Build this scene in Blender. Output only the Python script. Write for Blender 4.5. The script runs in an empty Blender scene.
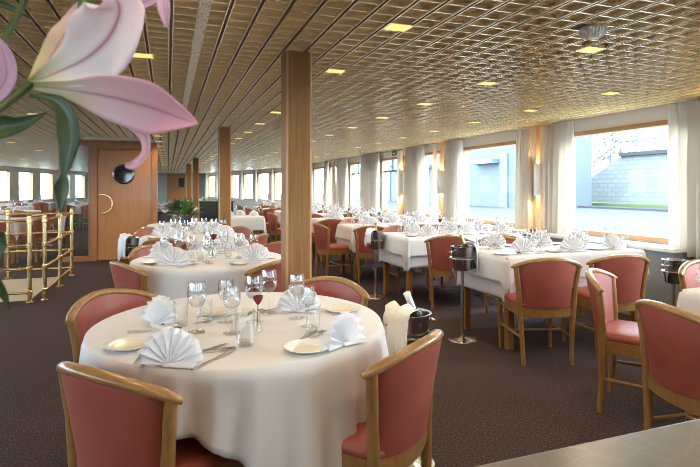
import bpy, bmesh, math, random
from mathutils import Vector, Matrix
random.seed(7)
sc = bpy.context.scene
col = sc.collection
PI = math.pi

# ------------------------------------------------------------------ camera
FPX = 510.0
TH = math.atan(182.0 / FPX)
CS, SN = math.cos(TH), math.sin(TH)
EYE, HOR = 1.30, 188.0
cam_d = bpy.data.cameras.new('camera')
cam = bpy.data.objects.new('camera', cam_d)
col.objects.link(cam)
cam.location = (0, 0, EYE)
cam.rotation_euler = (PI / 2, 0, -TH)
cam_d.sensor_width = 36
cam_d.lens = 36 * FPX / 700
cam_d.shift_y = -(233.5 - HOR) / 700
cam_d.clip_start = 0.02
cam_d.clip_end = 400
cam_d.dof.use_dof = True
cam_d.dof.focus_distance = 3.4
cam_d.dof.aperture_fstop = 11
sc.camera = cam

# ------------------------------------------------------------------ world, sun, exposure
w = bpy.data.worlds.new('sky')
sc.world = w
w.use_nodes = True
bg = w.node_tree.nodes['Background']
bg.inputs[0].default_value = (0.84, 0.92, 1.0, 1)
bg.inputs[1].default_value = 7.6
sun_d = bpy.data.lights.new('sun', 'SUN')
sun_d.energy = 5.0
sun_d.angle = math.radians(60)
sun_d.color = (0.96, 0.98, 1.0)
sun = bpy.data.objects.new('sun', sun_d)
col.objects.link(sun)
sun.rotation_euler = Vector((-0.8, 0.1, -0.42)).to_track_quat('-Z', 'Y').to_euler()
LAMP_W = 8.0
SCONCE_W = 8.0
sc.view_settings.view_transform = 'Standard'
sc.view_settings.look = 'None'
sc.view_settings.gamma = 1
sc.view_settings.exposure = 1.18
sc.view_settings.use_curve_mapping = False
try:
    sc.cycles.use_denoising = True
    sc.cycles.denoising_input_passes = 'RGB_ALBEDO_NORMAL'
    sc.cycles.denoising_prefilter = 'ACCURATE'
    sc.cycles.filter_width = 1.0
    sc.cycles.max_bounces = 12
    sc.cycles.transparent_max_bounces = 24
    sc.cycles.transmission_bounces = 12
    sc.cycles.sample_clamp_indirect = 6
    sc.cycles.caustics_reflective = False
    sc.cycles.caustics_refractive = False
except Exception:
    pass


# ------------------------------------------------------------------ helpers
def wp(px, py, z):
    """point on the level z that the photograph shows at pixel (px, py)"""
    zc = (EYE - z) * FPX / (py - HOR)
    return dp(px, py, zc)


def dp(px, py, zc):
    xc = (px - 350) / FPX * zc
    return Vector((xc * CS + zc * SN, -xc * SN + zc * CS, EYE - (py - HOR) / FPX * zc))


def pix(v):
    xc = v[0] * CS - v[1] * SN
    zc = v[0] * SN + v[1] * CS
    return 350 + FPX * xc / max(zc, .01)


class MB:
    def __init__(s):
        s.v = []; s.f = []; s.m = []; s.mi = 0; s.uv = None

    def add(s, vs, fs):
        o = len(s.v)
        s.v += [tuple(v) for v in vs]
        s.f += [tuple(i + o for i in f) for f in fs]
        s.m += [s.mi] * len(fs)
        return s

    def box(s, x0, x1, y0, y1, z0, z1, rz=0, c=None):
        vs = [Vector((x, y, z)) for z in (z0, z1) for y in (y0, y1) for x in (x0, x1)]
        if rz:
            R = Matrix.Rotation(rz, 3, 'Z')
            vs = [R @ v for v in vs]
        if c:
            vs = [v + Vector(c) for v in vs]
        return s.add(vs, [(0, 2, 3, 1), (4, 5, 7, 6), (0, 1, 5, 4), (2, 6, 7, 3), (0, 4, 6, 2), (1, 3, 7, 5)])

    def tube(s, pts, rad, n=8, flat=1.0, up=None, cap=True):
        pts = [Vector(p) for p in pts]
        if not hasattr(rad, '__len__'):
            rad = [rad] * len(pts)
        vs = []; fs = []
        for i, p in enumerate(pts):
            t = (pts[min(i + 1, len(pts) - 1)] - pts[max(i - 1, 0)])
            t = t.normalized() if t.length > 1e-9 else Vector((0, 0, 1))
            u = Vector(up) if up else (Vector((0, 0, 1)) if abs(t.z) < .9 else Vector((0, 1, 0)))
            a = t.cross(u).normalized(); b = a.cross(t).normalized()
            for k in range(n):
                q = 2 * PI * (k + .5) / n
                vs.append(p + a * math.cos(q) * rad[i] + b * math.sin(q) * rad[i] * flat)
        for i in range(len(pts) - 1):
            for k in range(n):
                k2 = (k + 1) % n
                fs.append((i * n + k, i * n + k2, (i + 1) * n + k2, (i + 1) * n + k))
        if cap:
            fs.append(tuple(range(n - 1, -1, -1)))
            fs.append(tuple((len(pts) - 1) * n + k for k in range(n)))
        return s.add(vs, fs)

    def lathe(s, prof, n=24, c=(0, 0, 0), squash=None):
        vs = []; fs = []; c = Vector(c)
        for r, z in prof:
            for k in range(n):
                q = 2 * PI * k / n
                vs.append(c + Vector((r * math.cos(q), r * math.sin(q), z)))
        m = len(prof)
        for i in range(m - 1):
            for k in range(n):
                k2 = (k + 1) % n
                fs.append((i * n + k, i * n + k2, (i + 1) * n + k2, (i + 1) * n + k))
        if prof[0][0] > 1e-6:
            fs.append(tuple(range(n - 1, -1, -1)))
        if prof[-1][0] > 1e-6:
            fs.append(tuple((m - 1) * n + k for k in range(n)))
        return s.add(vs, fs)

    def grid(s, P, nu, nv, close_u=False):
        """P[i][j] points, i < nu, j < nv"""
        vs = [P[i][j] for i in range(nu) for j in range(nv)]
        fs = []
        for i in range(nu if close_u else nu - 1):
            i2 = (i + 1) % nu
            for j in range(nv - 1):
                fs.append((i * nv + j, i2 * nv + j, i2 * nv + j + 1, i * nv + j + 1))
        return s.add(vs, fs)

    def mesh(s, name, mats, smooth=True, angle=40, bevel=0):
        me = bpy.data.meshes.new(name)
        bm = bmesh.new()
        bv = [bm.verts.new(v) for v in s.v]
        for f, mi in zip(s.f, s.m):
            try:
                q = bm.faces.new([bv[i] for i in f])
                q.material_index = mi
                q.smooth = smooth
            except ValueError:
                pass
        bmesh.ops.remove_doubles(bm, verts=bm.verts, dist=1e-6)
        if bevel:
            ed = [e for e in bm.edges if len(e.link_faces) == 2 and e.calc_face_angle(0) > .6]
            bmesh.ops.bevel(bm, geom=ed, offset=bevel, segments=2, affect='EDGES', profile=.6)
            for q in bm.faces:
                q.smooth = smooth
        bmesh.ops.recalc_face_normals(bm, faces=bm.faces)
        if smooth:
            for e in bm.edges:
                if len(e.link_faces) == 2 and e.calc_face_angle(0) > math.radians(angle):
                    e.smooth = False
        bm.to_mesh(me); bm.free()
        for m in (mats if isinstance(mats, (list, tuple)) else [mats]):
            me.materials.append(m)
        return me

    def build(s, name, mats, parent=None, **k):
        o = bpy.data.objects.new(name, s.mesh(name, mats, **k))
        col.objects.link(o)
        if parent:
            o.parent = parent
        return o


def empty(name, loc=(0, 0, 0), rz=0):
    o = bpy.data.objects.new(name, None)
    o.empty_display_size = .1
    o.location = loc; o.rotation_euler = (0, 0, rz)
    col.objects.link(o)
    return o


def tag(o, label, cat, group=None):
    o['label'] = label; o['category'] = cat
    if group:
        o['group'] = group
    return o


def struct(o):
    o['kind'] = 'structure'
    return o


kids = {}


def copy_tree(o, parent=None):
    c = o.copy(); col.objects.link(c)
    if parent:
        c.parent = parent
    for ch in list(o.children):
        copy_tree(ch, c)
    return c


used = set()


def inst(proto, loc, rz=0, scale=None):
    """first use takes the prototype itself, later uses a copy of it and its parts"""
    if proto.name in used:
        o = copy_tree(proto)
    else:
        o = proto; used.add(proto.name)
    o.location = loc; o.rotation_euler = (0, 0, rz)
    if scale:
        o.scale = (scale,) * 3
    return o


# ------------------------------------------------------------------ materials
def mat(name, color=(1, 1, 1), rough=.5, metal=0, **k):
    m = bpy.data.materials.new(name); m.use_nodes = True
    b = m.node_tree.nodes['Principled BSDF']
    b.inputs['Base Color'].default_value = (*color, 1)
    b.inputs['Roughness'].default_value = rough
    b.inputs['Metallic'].default_value = metal
    for a, v in k.items():
        b.inputs[a.replace('_', ' ')].default_value = v
    return m


def nd(m, t, **k):
    n = m.node_tree.nodes.new(t)
    for a, v in k.items():
        setattr(n, a, v)
    return n


def lk(m, a, b):
    m.node_tree.links.new(a, b)


def ramp(m, fac, stops):
    r = nd(m, 'ShaderNodeValToRGB')
    e = r.color_ramp.elements
    while len(e) < len(stops):
        e.new(.5)
    for q, (p, c) in zip(e, stops):
        q.position = p; q.color = (*c, 1)
    lk(m, fac, r.inputs[0])
    return r.outputs[0]


def tex_noise(m, coord='Object', scale=(1, 1, 1), nscale=5, detail=4, rough=.55, dist=0):
    t = nd(m, 'ShaderNodeTexCoord'); mp = nd(m, 'ShaderNodeMapping')
    mp.inputs['Scale'].default_value = scale
    lk(m, t.outputs[coord], mp.inputs[0])
    n = nd(m, 'ShaderNodeTexNoise')
    n.inputs['Scale'].default_value = nscale; n.inputs['Detail'].default_value = detail
    n.inputs['Roughness'].default_value = rough; n.inputs['Distortion'].default_value = dist
    lk(m, mp.outputs[0], n.inputs[0])
    return n.outputs[0]


def bsdf(m):
    return m.node_tree.nodes['Principled BSDF']


def bump(m, fac, strength=.2, dist=.01):
    b = nd(m, 'ShaderNodeBump')
    b.inputs['Strength'].default_value = strength; b.inputs['Distance'].default_value = dist
    lk(m, fac, b.inputs['Height']); lk(m, b.outputs[0], bsdf(m).inputs['Normal'])


def wood(name, c0, c1, scale, rough=.35, coat=.2):
    m = mat(name, c0, rough, Coat_Weight=coat, Coat_Roughness=.15)
    n = tex_noise(m, 'Object', scale, 3, 6, .6, .4)
    lk(m, ramp(m, n, [(.3, c0), (.7, c1)]), bsdf(m).inputs['Base Color'])
    return m


M = {}
M['pillar'] = wood('oak_veneer', (.20, .088, .017), (.32, .155, .036), (22, 22, .9), .5, .0)
M['pillar_edge'] = wood('oak_edge', (.48, .25, .09), (.60, .33, .13), (22, 22, .9))
M['door'] = wood('door_veneer', (.42, .165, .045), (.54, .225, .066), (14, 14, .7))
M['doorframe'] = wood('frame_wood', (.33, .13, .036), (.43, .18, .052), (20, 20, .9))
M['chairwood'] = wood('beech', (.235, .115, .03), (.35, .185, .058), (14, 14, 5), .3, .3)
M['sillwood'] = wood('sill_oak', (.42, .22, .09), (.55, .32, .15), (12, .9, 12))
M['postwood'] = wood('post_maple', (.62, .38, .17), (.72, .48, .24), (15, 15, 1))
m = M['vinyl'] = mat('salmon_vinyl', (.45, .10, .075), .42, Specular_IOR_Level=.4)
n = tex_noise(m, 'Object', (1, 1, 1), 7, 3)
lk(m, ramp(m, n, [(.3, (.30, .072, .050)), (.7, (.36, .092, .064))]), bsdf(m).inputs['Base Color'])
bump(m, tex_noise(m, 'Object', (1, 1, 1), 260, 2), .08, .002)
m = M['cloth'] = mat('white_linen', (.66, .645, .63), .85, Sheen_Weight=.15)
bump(m, tex_noise(m, 'Object', (1, 1, 1), 9, 4, .5), .16, .02)
m = M['undercloth'] = mat('white_undercloth', (.62, .63, .67), .85)
M['napkin'] = mat('napkin_linen', (.76, .76, .78), .85)
M['napkin_cream'] = mat('service_linen', (.82, .78, .68), .85)
M['china'] = mat('cream_china', (.80, .74, .58), .18)
M['china_rim'] = mat('china_rim', (.80, .81, .80), .15)
m = M['glass'] = mat('clear_glass')
fr_ = nd(m, 'ShaderNodeLayerWeight'); fr_.inputs[0].default_value = .28
mr_ = nd(m, 'ShaderNodeMapRange'); mr_.inputs[3].default_value = .035; mr_.inputs[4].default_value = .65; lk(m, fr_.outputs['Facing'], mr_.inputs[0])
tp_ = nd(m, 'ShaderNodeBsdfTransparent'); tp_.inputs[0].default_value = (.985, .99, .99, 1)
gl_ = nd(m, 'ShaderNodeBsdfGlossy'); gl_.inputs['Roughness'].default_value = .04
mx_ = nd(m, 'ShaderNodeMixShader'); lk(m, mr_.outputs[0], mx_.inputs[0]); lk(m, tp_.outputs[0], mx_.inputs[1]); lk(m, gl_.outputs[0], mx_.inputs[2])
lk(m, mx_.outputs[0], m.node_tree.nodes['Material Output'].inputs[0])
M['steel'] = mat('polished_steel', (.72, .71, .69), .2, 1)
M['steel_dark'] = mat('bucket_steel', (.42, .41, .40), .22, 1)
M['pole'] = mat('stand_pole', (.30, .28, .26), .35, .9)
M['brass'] = mat('brass', (.78, .60, .30), .24, 1)
M['black'] = mat('black_plastic', (.015, .015, .018), .35)
M['white'] = mat('white_paint', (.80, .79, .76), .5)
M['rose'] = mat('dark_red_rose', (.16, .008, .018), .6)
M['leafgreen'] = mat('rose_leaf', (.10, .26, .05), .5)
M['bottle'] = mat('bottle_glass', (.02, .04, .015), .1)
M['foil'] = mat('gold_foil', (.75, .52, .22), .35, .9)
M['foilwhite'] = mat('pale_foil', (.78, .74, .68), .35, .4)
m = M['carpet'] = mat('carpet', (.07, .05, .045), .95, Specular_IOR_Level=.15)
n1 = tex_noise(m, 'Object', (1, 1, 1), 95, 2, .5)
lk(m, ramp(m, n1, [(.35, (.038, .023, .021)), (.55, (.070, .049, .047)), (.75, (.122, .094, .094))]), bsdf(m).inputs['Base Color'])
bump(m, n1, .5, .006)
m = M['gold'] = mat('gold_louvre', (1.0, .95, .76), .27, .75)
M['goldback'] = mat('ceiling_backing', (.95, .75, .40), .6)
m = M['slot'] = mat('vent_strip', (.7, .7, .64), .4, .3)
n = tex_noise(m, 'Object', (22, 6, 1), 5, 3)
lk(m, ramp(m, n, [(.34, (.25, .21, .14)), (.42, (.88, .87, .80))]), bsdf(m).inputs['Base Color'])
m = M['pelmet'] = mat('woven_wallcovering', (.88, .82, .76), .85)
bump(m, tex_noise(m, 'Object', (1, 1, 1), 120, 2), .3, .003)
M['wall'] = mat('cream_wall', (.84, .79, .70), .7)
M['greypanel'] = mat('grey_laminate', (.24, .225, .21), .45)
m = M['endwall'] = mat('grey_green_wallpaper', (.3, .3, .26), .6)
n = tex_noise(m, 'Object', (6, 6, 14), 3, 3)
lk(m, ramp(m, n, [(.35, (.36, .36, .31)), (.65, (.58, .56, .48))]), bsdf(m).inputs['Base Color'])
m = M['curtain'] = mat('curtain_cotton', (.92, .90, .86), .85)
b = bsdf(m); tr = nd(m, 'ShaderNodeBsdfTranslucent'); tr.inputs[0].default_value = (.85, .80, .72, 1)
mx = nd(m, 'ShaderNodeMixShader'); mx.inputs[0].default_value = .5
out = m.node_tree.nodes['Material Output']
lk(m, b.outputs[0], mx.inputs[1]); lk(m, tr.outputs[0], mx.inputs[2]); lk(m, mx.outputs[0], out.inputs[0])
m = M['pane'] = mat('window_pane')
tp = nd(m, 'ShaderNodeBsdfTransparent'); tp.inputs[0].default_value = (.86, .93, .97, 1)
gl = nd(m, 'ShaderNodeBsdfGlossy'); gl.inputs['Roughness'].default_value = .02
mx = nd(m, 'ShaderNodeMixShader'); mx.inputs[0].default_value = .006
out = m.node_tree.nodes['Material Output']
lk(m, tp.outputs[0], mx.inputs[1]); lk(m, gl.outputs[0], mx.inputs[2]); lk(m, mx.outputs[0], out.inputs[0])
M['lamp'] = mat('lamp_diffuser', (.5, .36, .12), .5, Emission_Color=(1, .68, .20, 1), Emission_Strength=.55)
m = M['counter'] = mat('counter_laminate', (.25, .22, .185), .28)
t = nd(m, 'ShaderNodeTexCoord'); mp = nd(m, 'ShaderNodeMapping'); mp.inputs['Scale'].default_value = (1, 1, 1)
lk(m, t.outputs['Object'], mp.inputs[0])
vo = nd(m, 'ShaderNodeTexVoronoi', feature='DISTANCE_TO_EDGE'); vo.inputs['Scale'].default_value = 16; vo.inputs['Randomness'].default_value = .7
lk(m, mp.outputs[0], vo.inputs[0])
lk(m, ramp(m, vo.outputs['Distance'], [(.0, (.20, .18, .14)), (.02, (.15, .132, .105)), (.5, (.137, .12, .096))]), bsdf(m).inputs['Base Color'])
M['stone'] = mat('quay_stone', (.062, .065, .068), .95, Specular_IOR_Level=.1)
m = M['quaywall'] = mat('quay_masonry', (.6, .62, .62), .9)
bt = nd(m, 'ShaderNodeTexBrick'); bt.inputs['Scale'].default_value = 1
bt.inputs['Color1'].default_value = (.22, .23, .23, 1); bt.inputs['Color2'].default_value = (.18, .19, .195, 1); bt.inputs['Mortar'].default_value = (.15, .16, .165, 1)
bt.inputs['Brick Width'].default_value = .95; bt.inputs['Row Height'].default_value = .42; bt.inputs['Mortar Size'].default_value = .04
t = nd(m, 'ShaderNodeTexCoord'); sx_ = nd(m, 'ShaderNodeSeparateXYZ'); cx_ = nd(m, 'ShaderNodeCombineXYZ')
lk(m, t.outputs['Object'], sx_.inputs[0]); lk(m, sx_.outputs[1], cx_.inputs[0]); lk(m, sx_.outputs[2], cx_.inputs[1]); lk(m, cx_.outputs[0], bt.inputs[0]); lk(m, bt.outputs[0], bsdf(m).inputs['Base Color'])
M['grass'] = mat('verge_grass', (.10, .135, .05), .9)
M['iron'] = mat('grey_iron', (.13, .14, .155), .5)
M['facade'] = mat('pale_blue_facade', (.09, .108, .124), .7)
M['facadedark'] = mat('slate_blue_paint', (.11, .15, .19), .6)
m = M['tree'] = mat('bare_tree_leaf', (.11, .125, .12), .9)

# ------------------------------------------------------------------ room shell
CEIL = 2.14
YB, YS, YE = -5.0, 20.0, 30.0          # back, start of the taper, far end
XL, XR = -6.64, 4.70
XLE, XRE = -3.94, 2.0
o = MB(); o.add([(XL - .3, YB - .3, 0), (XR + .3, YB - .3, 0), (XR + .3, YS, 0), (XRE + .3, YE + .3, 0), (XLE - .3, YE + .3, 0), (XL - .3, YS, 0)], [(0, 1, 2, 3, 4, 5)])
o.add([(XL - .3, YB - .3, -.1), (XR + .3, YB - .3, -.1), (XR + .3, YS, -.1), (XRE + .3, YE + .3, -.1), (XLE - .3, YE + .3, -.1), (XL - .3, YS, -.1)], [(5, 4, 3, 2, 1, 0)])
struct(o.build('floor', M['carpet'], smooth=False))
c = MB(); c.box(XL - .3, XR + .3, YB - .3, YE + .3, CEIL + .022, CEIL + .15)
ceil = struct(c.build('ceiling', M['goldback'], smooth=False))
g = MB(); gd = MB()


def xlim(y):
    if y <= YS:
        return XL, XR
    t = (y - YS) / (YE - YS)
    return XL + (XLE - XL) * t, XR + (XRE - XR) * t


k = 0
while True:
    x = XL + .05 + k * .1295
    if x > XR - .02:
        break
    for e_ in (-1, 1):
        g.box(x + e_ * .0095 - .0025, x + e_ * .0095 + .0025, YB, YE, CEIL - .004, CEIL + .023)
    gd.box(x - .0072, x + .0072, YB, YE, CEIL - .002, CEIL + .023)
    k += 1
y = YB + .1
while y < YE:
    a, bb = xlim(y)
    g.box(a, bb, y - .0045, y + .0045, CEIL, CEIL + .023)
    gd.box(a, bb, y + .0055, y + .0115, CEIL + .010, CEIL + .023)
    y += .112
g.build('louvre_grid', M['gold'], ceil, smooth=False)
gd.build('louvre_gap_shade', mat('gap_shade', (.07, .045, .02), .7), ceil, smooth=False)  # dark strips paint in the shaded gaps between and beside the blades


def side_wall(name, p0, p1, wins, inward, z0=.75, z1=1.98, mull=()):
    """a wall from p0 to p1 with window openings given as (start, end) lengths along it"""
    p0 = Vector((*p0, 0)); p1 = Vector((*p1, 0))
    d = (p1 - p0); L = d.length; d.normalize(); rz = math.atan2(d.y, d.x)
    nrm = Vector((-d.y, d.x, 0)) * inward
    s = -1 if inward > 0 else 1
    ya, yb = (-.14, 0) if inward > 0 else (0, .14)
    wl = MB()
    wl.box(0, L, ya, yb, 0, z0, rz, p0)
    cur = 0
    for a, b_ in wins:
        wl.box(cur, a, ya, yb, z0, z1, rz, p0); cur = b_
    wl.box(cur, L, ya, yb, z0, z1, rz, p0)
    wall = struct(wl.build(name, M['wall'], smooth=False))
    pm = MB(); pm.box(0, L, ya, yb, z1, CEIL + .03, rz, p0)
    pm.build('pelmet_band', M['pelmet'], wall, smooth=False)
    return p0, d, rz, s


WN = [0]


def window(p0, rz, a, b_, s, z0=.75, z1=1.98, mull=False):
    WN[0] += 1
    fr = MB()
    y0, y1 = (-.12, .02) if s < 0 else (-.02, .12)
    fr.box(a, b_, y0, y1, z0, z0 + .05, rz, p0)
    fr.box(a, b_, y0, y1, z1 - .05, z1, rz, p0)
    fr.box(a, a + .04, y0, y1, z0, z1, rz, p0)
    fr.box(b_ - .04, b_, y0, y1, z0, z1, rz, p0)
    f = struct(fr.build('window_%d' % WN[0], M['sillwood'], smooth=False))
    pa = MB(); ym = -.06 if s < 0 else .06
    pa.box(a + .03, b_ - .03, ym - .003, ym + .003, z0 + .04, z1 - .04, rz, p0)
    pa.build('pane', M['pane'], f, smooth=False)
    if mull:
        q = MB()
        q.box(a, b_, ym - .02, ym + .02, 1.66, 1.70, rz, p0)
        q.box((a + b_) / 2 + .1, (a + b_) / 2 + .14, ym - .02, ym + .02, 1.70, z1 - .04, rz, p0)
        q.build('mullion', M['facadedark'], f, smooth=False)
    return f


# right wall windows (ship-axis positions)
RW = [(-3.6, -2.1), (-1.4, .1), (.7, 2.5), (3.42, 5.12), (5.9, 7.5), (8.2, 8.95), (9.75, 10.95), (11.95, 13.15), (14.3, 14.95), (15.6, 16.8), (17.3, 18.5), (18.8, 19.6)]
p0, d, rz, s = side_wall('wall_right', (XR, YB), (XR, YS), [(a - YB, b_ - YB) for a, b_ in RW], 1)
for i, (a, b_) in enumerate(RW):
    window(p0, rz, a - YB, b_ - YB, -1, mull=(i in (6, 7)))
Lt = math.hypot(XR - XRE, YE - YS)
TW = [(.5 + k * 1.65, 1.6 + k * 1.65) for k in range(6)]
p0, d, rz, s = side_wall('wall_bow_right', (XR, YS), (XRE, YE), TW, 1)
for a, b_ in TW:
    window(p0, rz, a, b_, -1)
LW = [(-4, -2.2), (-1.6, .2), (.8, 2.6), (3.2, 5), (5.6, 7.4), (8, 9.8), (10.4, 12.2), (12.8, 14.6), (15.2, 17), (17.6, 19.4)]
p0, d, rz, s = side_wall('wall_left', (XL, YB), (XL, YS), [(a - YB, b_ - YB) for a, b_ in LW], -1)
for a, b_ in LW:
    window(p0, rz, a - YB, b_ - YB, 1)
p0, d, rz, s = side_wall('wall_bow_left', (XL, YS), (XLE, YE), TW, -1)
for a, b_ in TW:
    window(p0, rz, a, b_, 1)
BW = [(1.2, 3.0), (4.8, 6.6), (8.4, 10.2)]  # unseen stern windows, added to brighten the near room and lilies
p0, d, rz, s = side_wall('wall_back', (XL, YB), (XR, YB), BW, 1)
for a, b_ in BW:
    window(p0, rz, a, b_, -1)
e = MB(); e.box(XLE, XRE, YE, YE + .14, 0, CEIL + .03)
struct(e.build('wall_far', M['endwall'], smooth=False))

# ledge under the right-hand windows
l = MB(); l.box(4.44, 4.70, 3.45, YS, 0, .70)
ledge = struct(l.build('trim_1', M['greypanel'], smooth=False))
l = MB(); l.box(4.38, 4.70, 3.42, YS, .70, .735)
l.build('ledge_top', M['white'], ledge, smooth=False, bevel=.006)

# door block on the ship's centre line
DBX0, DBX1, DBY = -1.29, -.19, 10.1
bl = MB(); bl.box(DBX0 + .02, DBX1 - .03, DBY + .08, DBY + 2.0, 0, CEIL + .02)
struct(bl.build('wall_galley', M['doorframe'], smooth=False))
d1 = MB(); d1.box(DBX0, DBX0 + .10, DBY - .03, DBY + .1, 0, 2.13); d1.box(DBX1 - .09, DBX1, DBY - .03, DBY + .1, 0, 2.13)
d1.box(DBX0 + .10, DBX1 - .09, DBY - .03, DBY + .1, 2.0, 2.13)
dr = struct(d1.build('door_1', M['doorframe'], smooth=False, bevel=.006))
q = MB(); q.box(DBX0 + .105, DBX1 - .095, DBY, DBY + .05, .01, 1.995); q.build('door_leaf', M['door'], dr, smooth=False)
dc = wp(104, 203, 1.2); sc_ = 0
q = MB(); pts = [(DBX0 + .19 + .16 * math.sin(t), DBY - .05, 1.02 + .165 * math.cos(t)) for t in [i * PI / 12 - .25 for i in range(14)]]
q.tube(pts, .016, 8); q.tube([pts[0], (pts[0][0], DBY, pts[0][2])], .014); q.tube([pts[-1], (pts[-1][0], DBY, pts[-1][2])], .014)
q.build('door_handle', M['brass'], dr)
PC = Vector((-.755, DBY, 1.555))
q = MB(); q.lathe([(.185, 0), (.185, .02), (.17, .03), (.155, .012)], 32)
q.v = [(PC.x + v[0], PC.y - v[2], PC.z + v[1]) for v in q.v]
q.build('porthole_ring', M['steel_dark'], dr)
q = MB(); q.lathe([(.158, 0), (.158, .013)], 32)
q.v = [(PC.x + v[0], PC.y - v[2], PC.z + v[1]) for v in q.v]
q.build('porthole_glass', mat('dark_glass', (.006, .008, .012), .05), dr)

# glass screen left of the door block
q = MB(); q.box(-1.78, -1.30, DBY, DBY + .05, 0, .09); q.box(-1.78, -1.30, DBY, DBY + .05, 2.05, CEIL + .02); q.box(-1.33, -1.295, DBY - .01, DBY + .06, .09, 2.05); q.box(-1.80, -1.76, DBY, DBY + .05, .09, 2.05)
t2 = struct(q.build('window_%d' % (WN[0] + 1), M['doorframe'], smooth=False))
q = MB(); q.box(-1.76, -1.33, DBY + .02, DBY + .03, .09, 2.05); q.build('pane', M['pane'], t2, smooth=False)

# far end door
q = MB(); q.box(-.05, .95, YE - .04, YE, 0, 2.05); d2 = struct(q.build('door_2', M['door'], smooth=False))
q = MB(); q.box(.55, .85, YE - .06, YE - .03, 1.35, 1.85); q.build('porthole_glass', M['black'], d2, smooth=False)

# pale strip above the door and the long ventilation strip in the ceiling
q = MB(); q.box(-1.3, -.35, 9.35, 9.6, CEIL - .03, CEIL - .004)
tag(q.build('ceiling_vent', M['white'], smooth=False, bevel=.004), 'white ceiling vent strip above the wooden porthole door', 'vent')
q = MB(); q.box(.135, .185, -2.0, 6.6, CEIL - .012, CEIL - .004)
tag(q.build('ventilation_strip', M['slot'], smooth=False), 'long pale mottled strip running along the gold ceiling', 'vent')

# beige stairwell landing behind the brass rail
q = MB(); q.box(-3.6, -1.50, 6.80, 8.38, .0, .012); struct(q.build('trim_2', mat('landing_vinyl', (.50, .44, .33), .5), smooth=False))


# ------------------------------------------------------------------ pillars
def pillar(x, y, label):
    r = tag(empty('wooden_pillar', (x, y, 0)), label, 'pillar', 'wooden pillars')
    h = .082; c_ = .014
    q = MB(); q.box(-h + c_, h - c_, -h, h, 0, CEIL + .005); q.box(-h, h, -h + c_, h - c_, 0, CEIL + .005)
    q.build('panel_cladding', M['pillar'], r, smooth=False)
    q = MB()
    for sx in (-1, 1):
        for sy in (-1, 1):
            q.tube([(sx * (h - c_), sy * (h - c_), 0), (sx * (h - c_), sy * (h - c_), CEIL + .005)], c_ * .98, 12)
    for k_, (sx, sy) in enumerate(((-1, -1), (-1, 1), (1, -1), (1, 1))):
        e_ = MB(); e_.tube([(sx * (h - c_), sy * (h - c_), 0), (sx * (h - c_), sy * (h - c_), CEIL + .005)], c_ * .99, 12)
        e_.build('corner_edging', M['pillar_edge'], r)
    return r


pillar(.765, 3.16, 'nearest square wooden pillar, just behind the front round table')
pillar(.745, 7.30, 'second square wooden pillar, behind the second round table')
pillar(.73, 14.9, 'dark far pillar, right one of the far pair near the end door')
pillar(.68, 18.8, 'farthest slim wooden pillar, left one of the far pair by the end door')
pillar(-2.65, 15.4, 'far wooden pillar behind the drooping lily leaf')

# ------------------------------------------------------------------ wall posts, sconces, curtains
ORD = ['nearest', 'second nearest', 'third', 'fourth', 'fifth', 'sixth', 'seventh', 'eighth', 'ninth', 'tenth', 'eleventh', 'twelfth']
sconce_l = {}


def sconce(y, label):
    r = tag(empty('wall_sconce', (XR - .045, y, 0)), label, 'wall lamp', 'wall sconces between the windows')
    q = MB(); n_ = 14; P = []
    for zz in (1.20, 1.62):
        P.append([Vector((-.085 * math.sin(PI * k_ / n_), -.085 * math.cos(PI * k_ / n_), zz)) for k_ in range(n_ + 1)])
    q.grid(P, 2, n_ + 1)
    sh = q.build('lamp_shade', M['white'], r)
    sm = sh.modifiers.new('thickness', 'SOLIDIFY'); sm.thickness = .006
    q = MB(); q.lathe([(.0, 1.37), (.02, 1.375), (.024, 1.42), (.015, 1.46), (0, 1.465)], 10, (-.035, 0, 0))
    q.build('bulb', M['lamp'], r)
    for zz, nm in ((1.56, 'up_light'), (1.26, 'down_light')):
        if 'L' not in sconce_l:
            L = bpy.data.lights.new('sconce_light', 'POINT'); L.energy = SCONCE_W; L.color = (1, .66, .30); L.shadow_soft_size = .015
            sconce_l['L'] = L
        lo = bpy.data.objects.new(nm, sconce_l['L']); col.objects.link(lo); lo.location = (-.035, 0, zz); lo.parent = r
    return r


for i, y in enumerate([2.95, 5.52, 8.08, 9.55, 14.1, 15.3]):
    q = MB(); q.box(XR - .045, XR, y - .09, y + .09, .735, CEIL)
    struct(q.build('trim_%d' % (i + 3), M['postwood'], smooth=False, bevel=.008))
    if i < 4:
        sconce(y, ['wall sconce beside the rightmost curtain', 'white sconce glowing on the post between the two largest windows', 'white sconce on the second window post from the big window', 'white sconce on the third window post, right of the open-top window'][i])


def curtain(y0, y1, label, x=4.60, z0=.66, seed=0):
    rnd = random.Random(seed + 3)
    n_ = max(12, int((y1 - y0) / .011)); P = []
    k_ = rnd.uniform(10, 12) * 2 * PI; ph = rnd.uniform(0, 6)
    zs = [2.12, 2.10, 2.06, 2.0, 1.8, 1.5, 1.2, .95, .75, z0]
    for i in range(n_ + 1):
        t = i / n_; row = []
        for z in zs:
            h_ = (2.12 - z)
            amp = .024 + .036 * min(1, h_ * 2) + .008 * h_
            s_ = (y1 - y0) * t
            f = math.sin(k_ * s_ + ph + .25 * math.sin(7 * s_ + h_)) + .35 * math.sin(2.1 * k_ * s_ + 1 + h_ * .6)
            f2 = math.sin(3 * k_ * s_) if h_ < .09 else 0
            sh = .03 * math.sin(2.2 * h_ + seed) * (t - .5)
            row.append(Vector((x + amp * f * .8 + .006 * f2, y0 + s_ + sh, z)))
        P.append(row)
    q = MB(); q.grid(P, n_ + 1, len(zs))
    o = q.build('curtain', M['curtain'])
    sm = o.modifiers.new('thickness', 'SOLIDIFY'); sm.thickness = .003
    return tag(o, label, 'curtain', 'white curtains along the right-hand windows')


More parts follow.
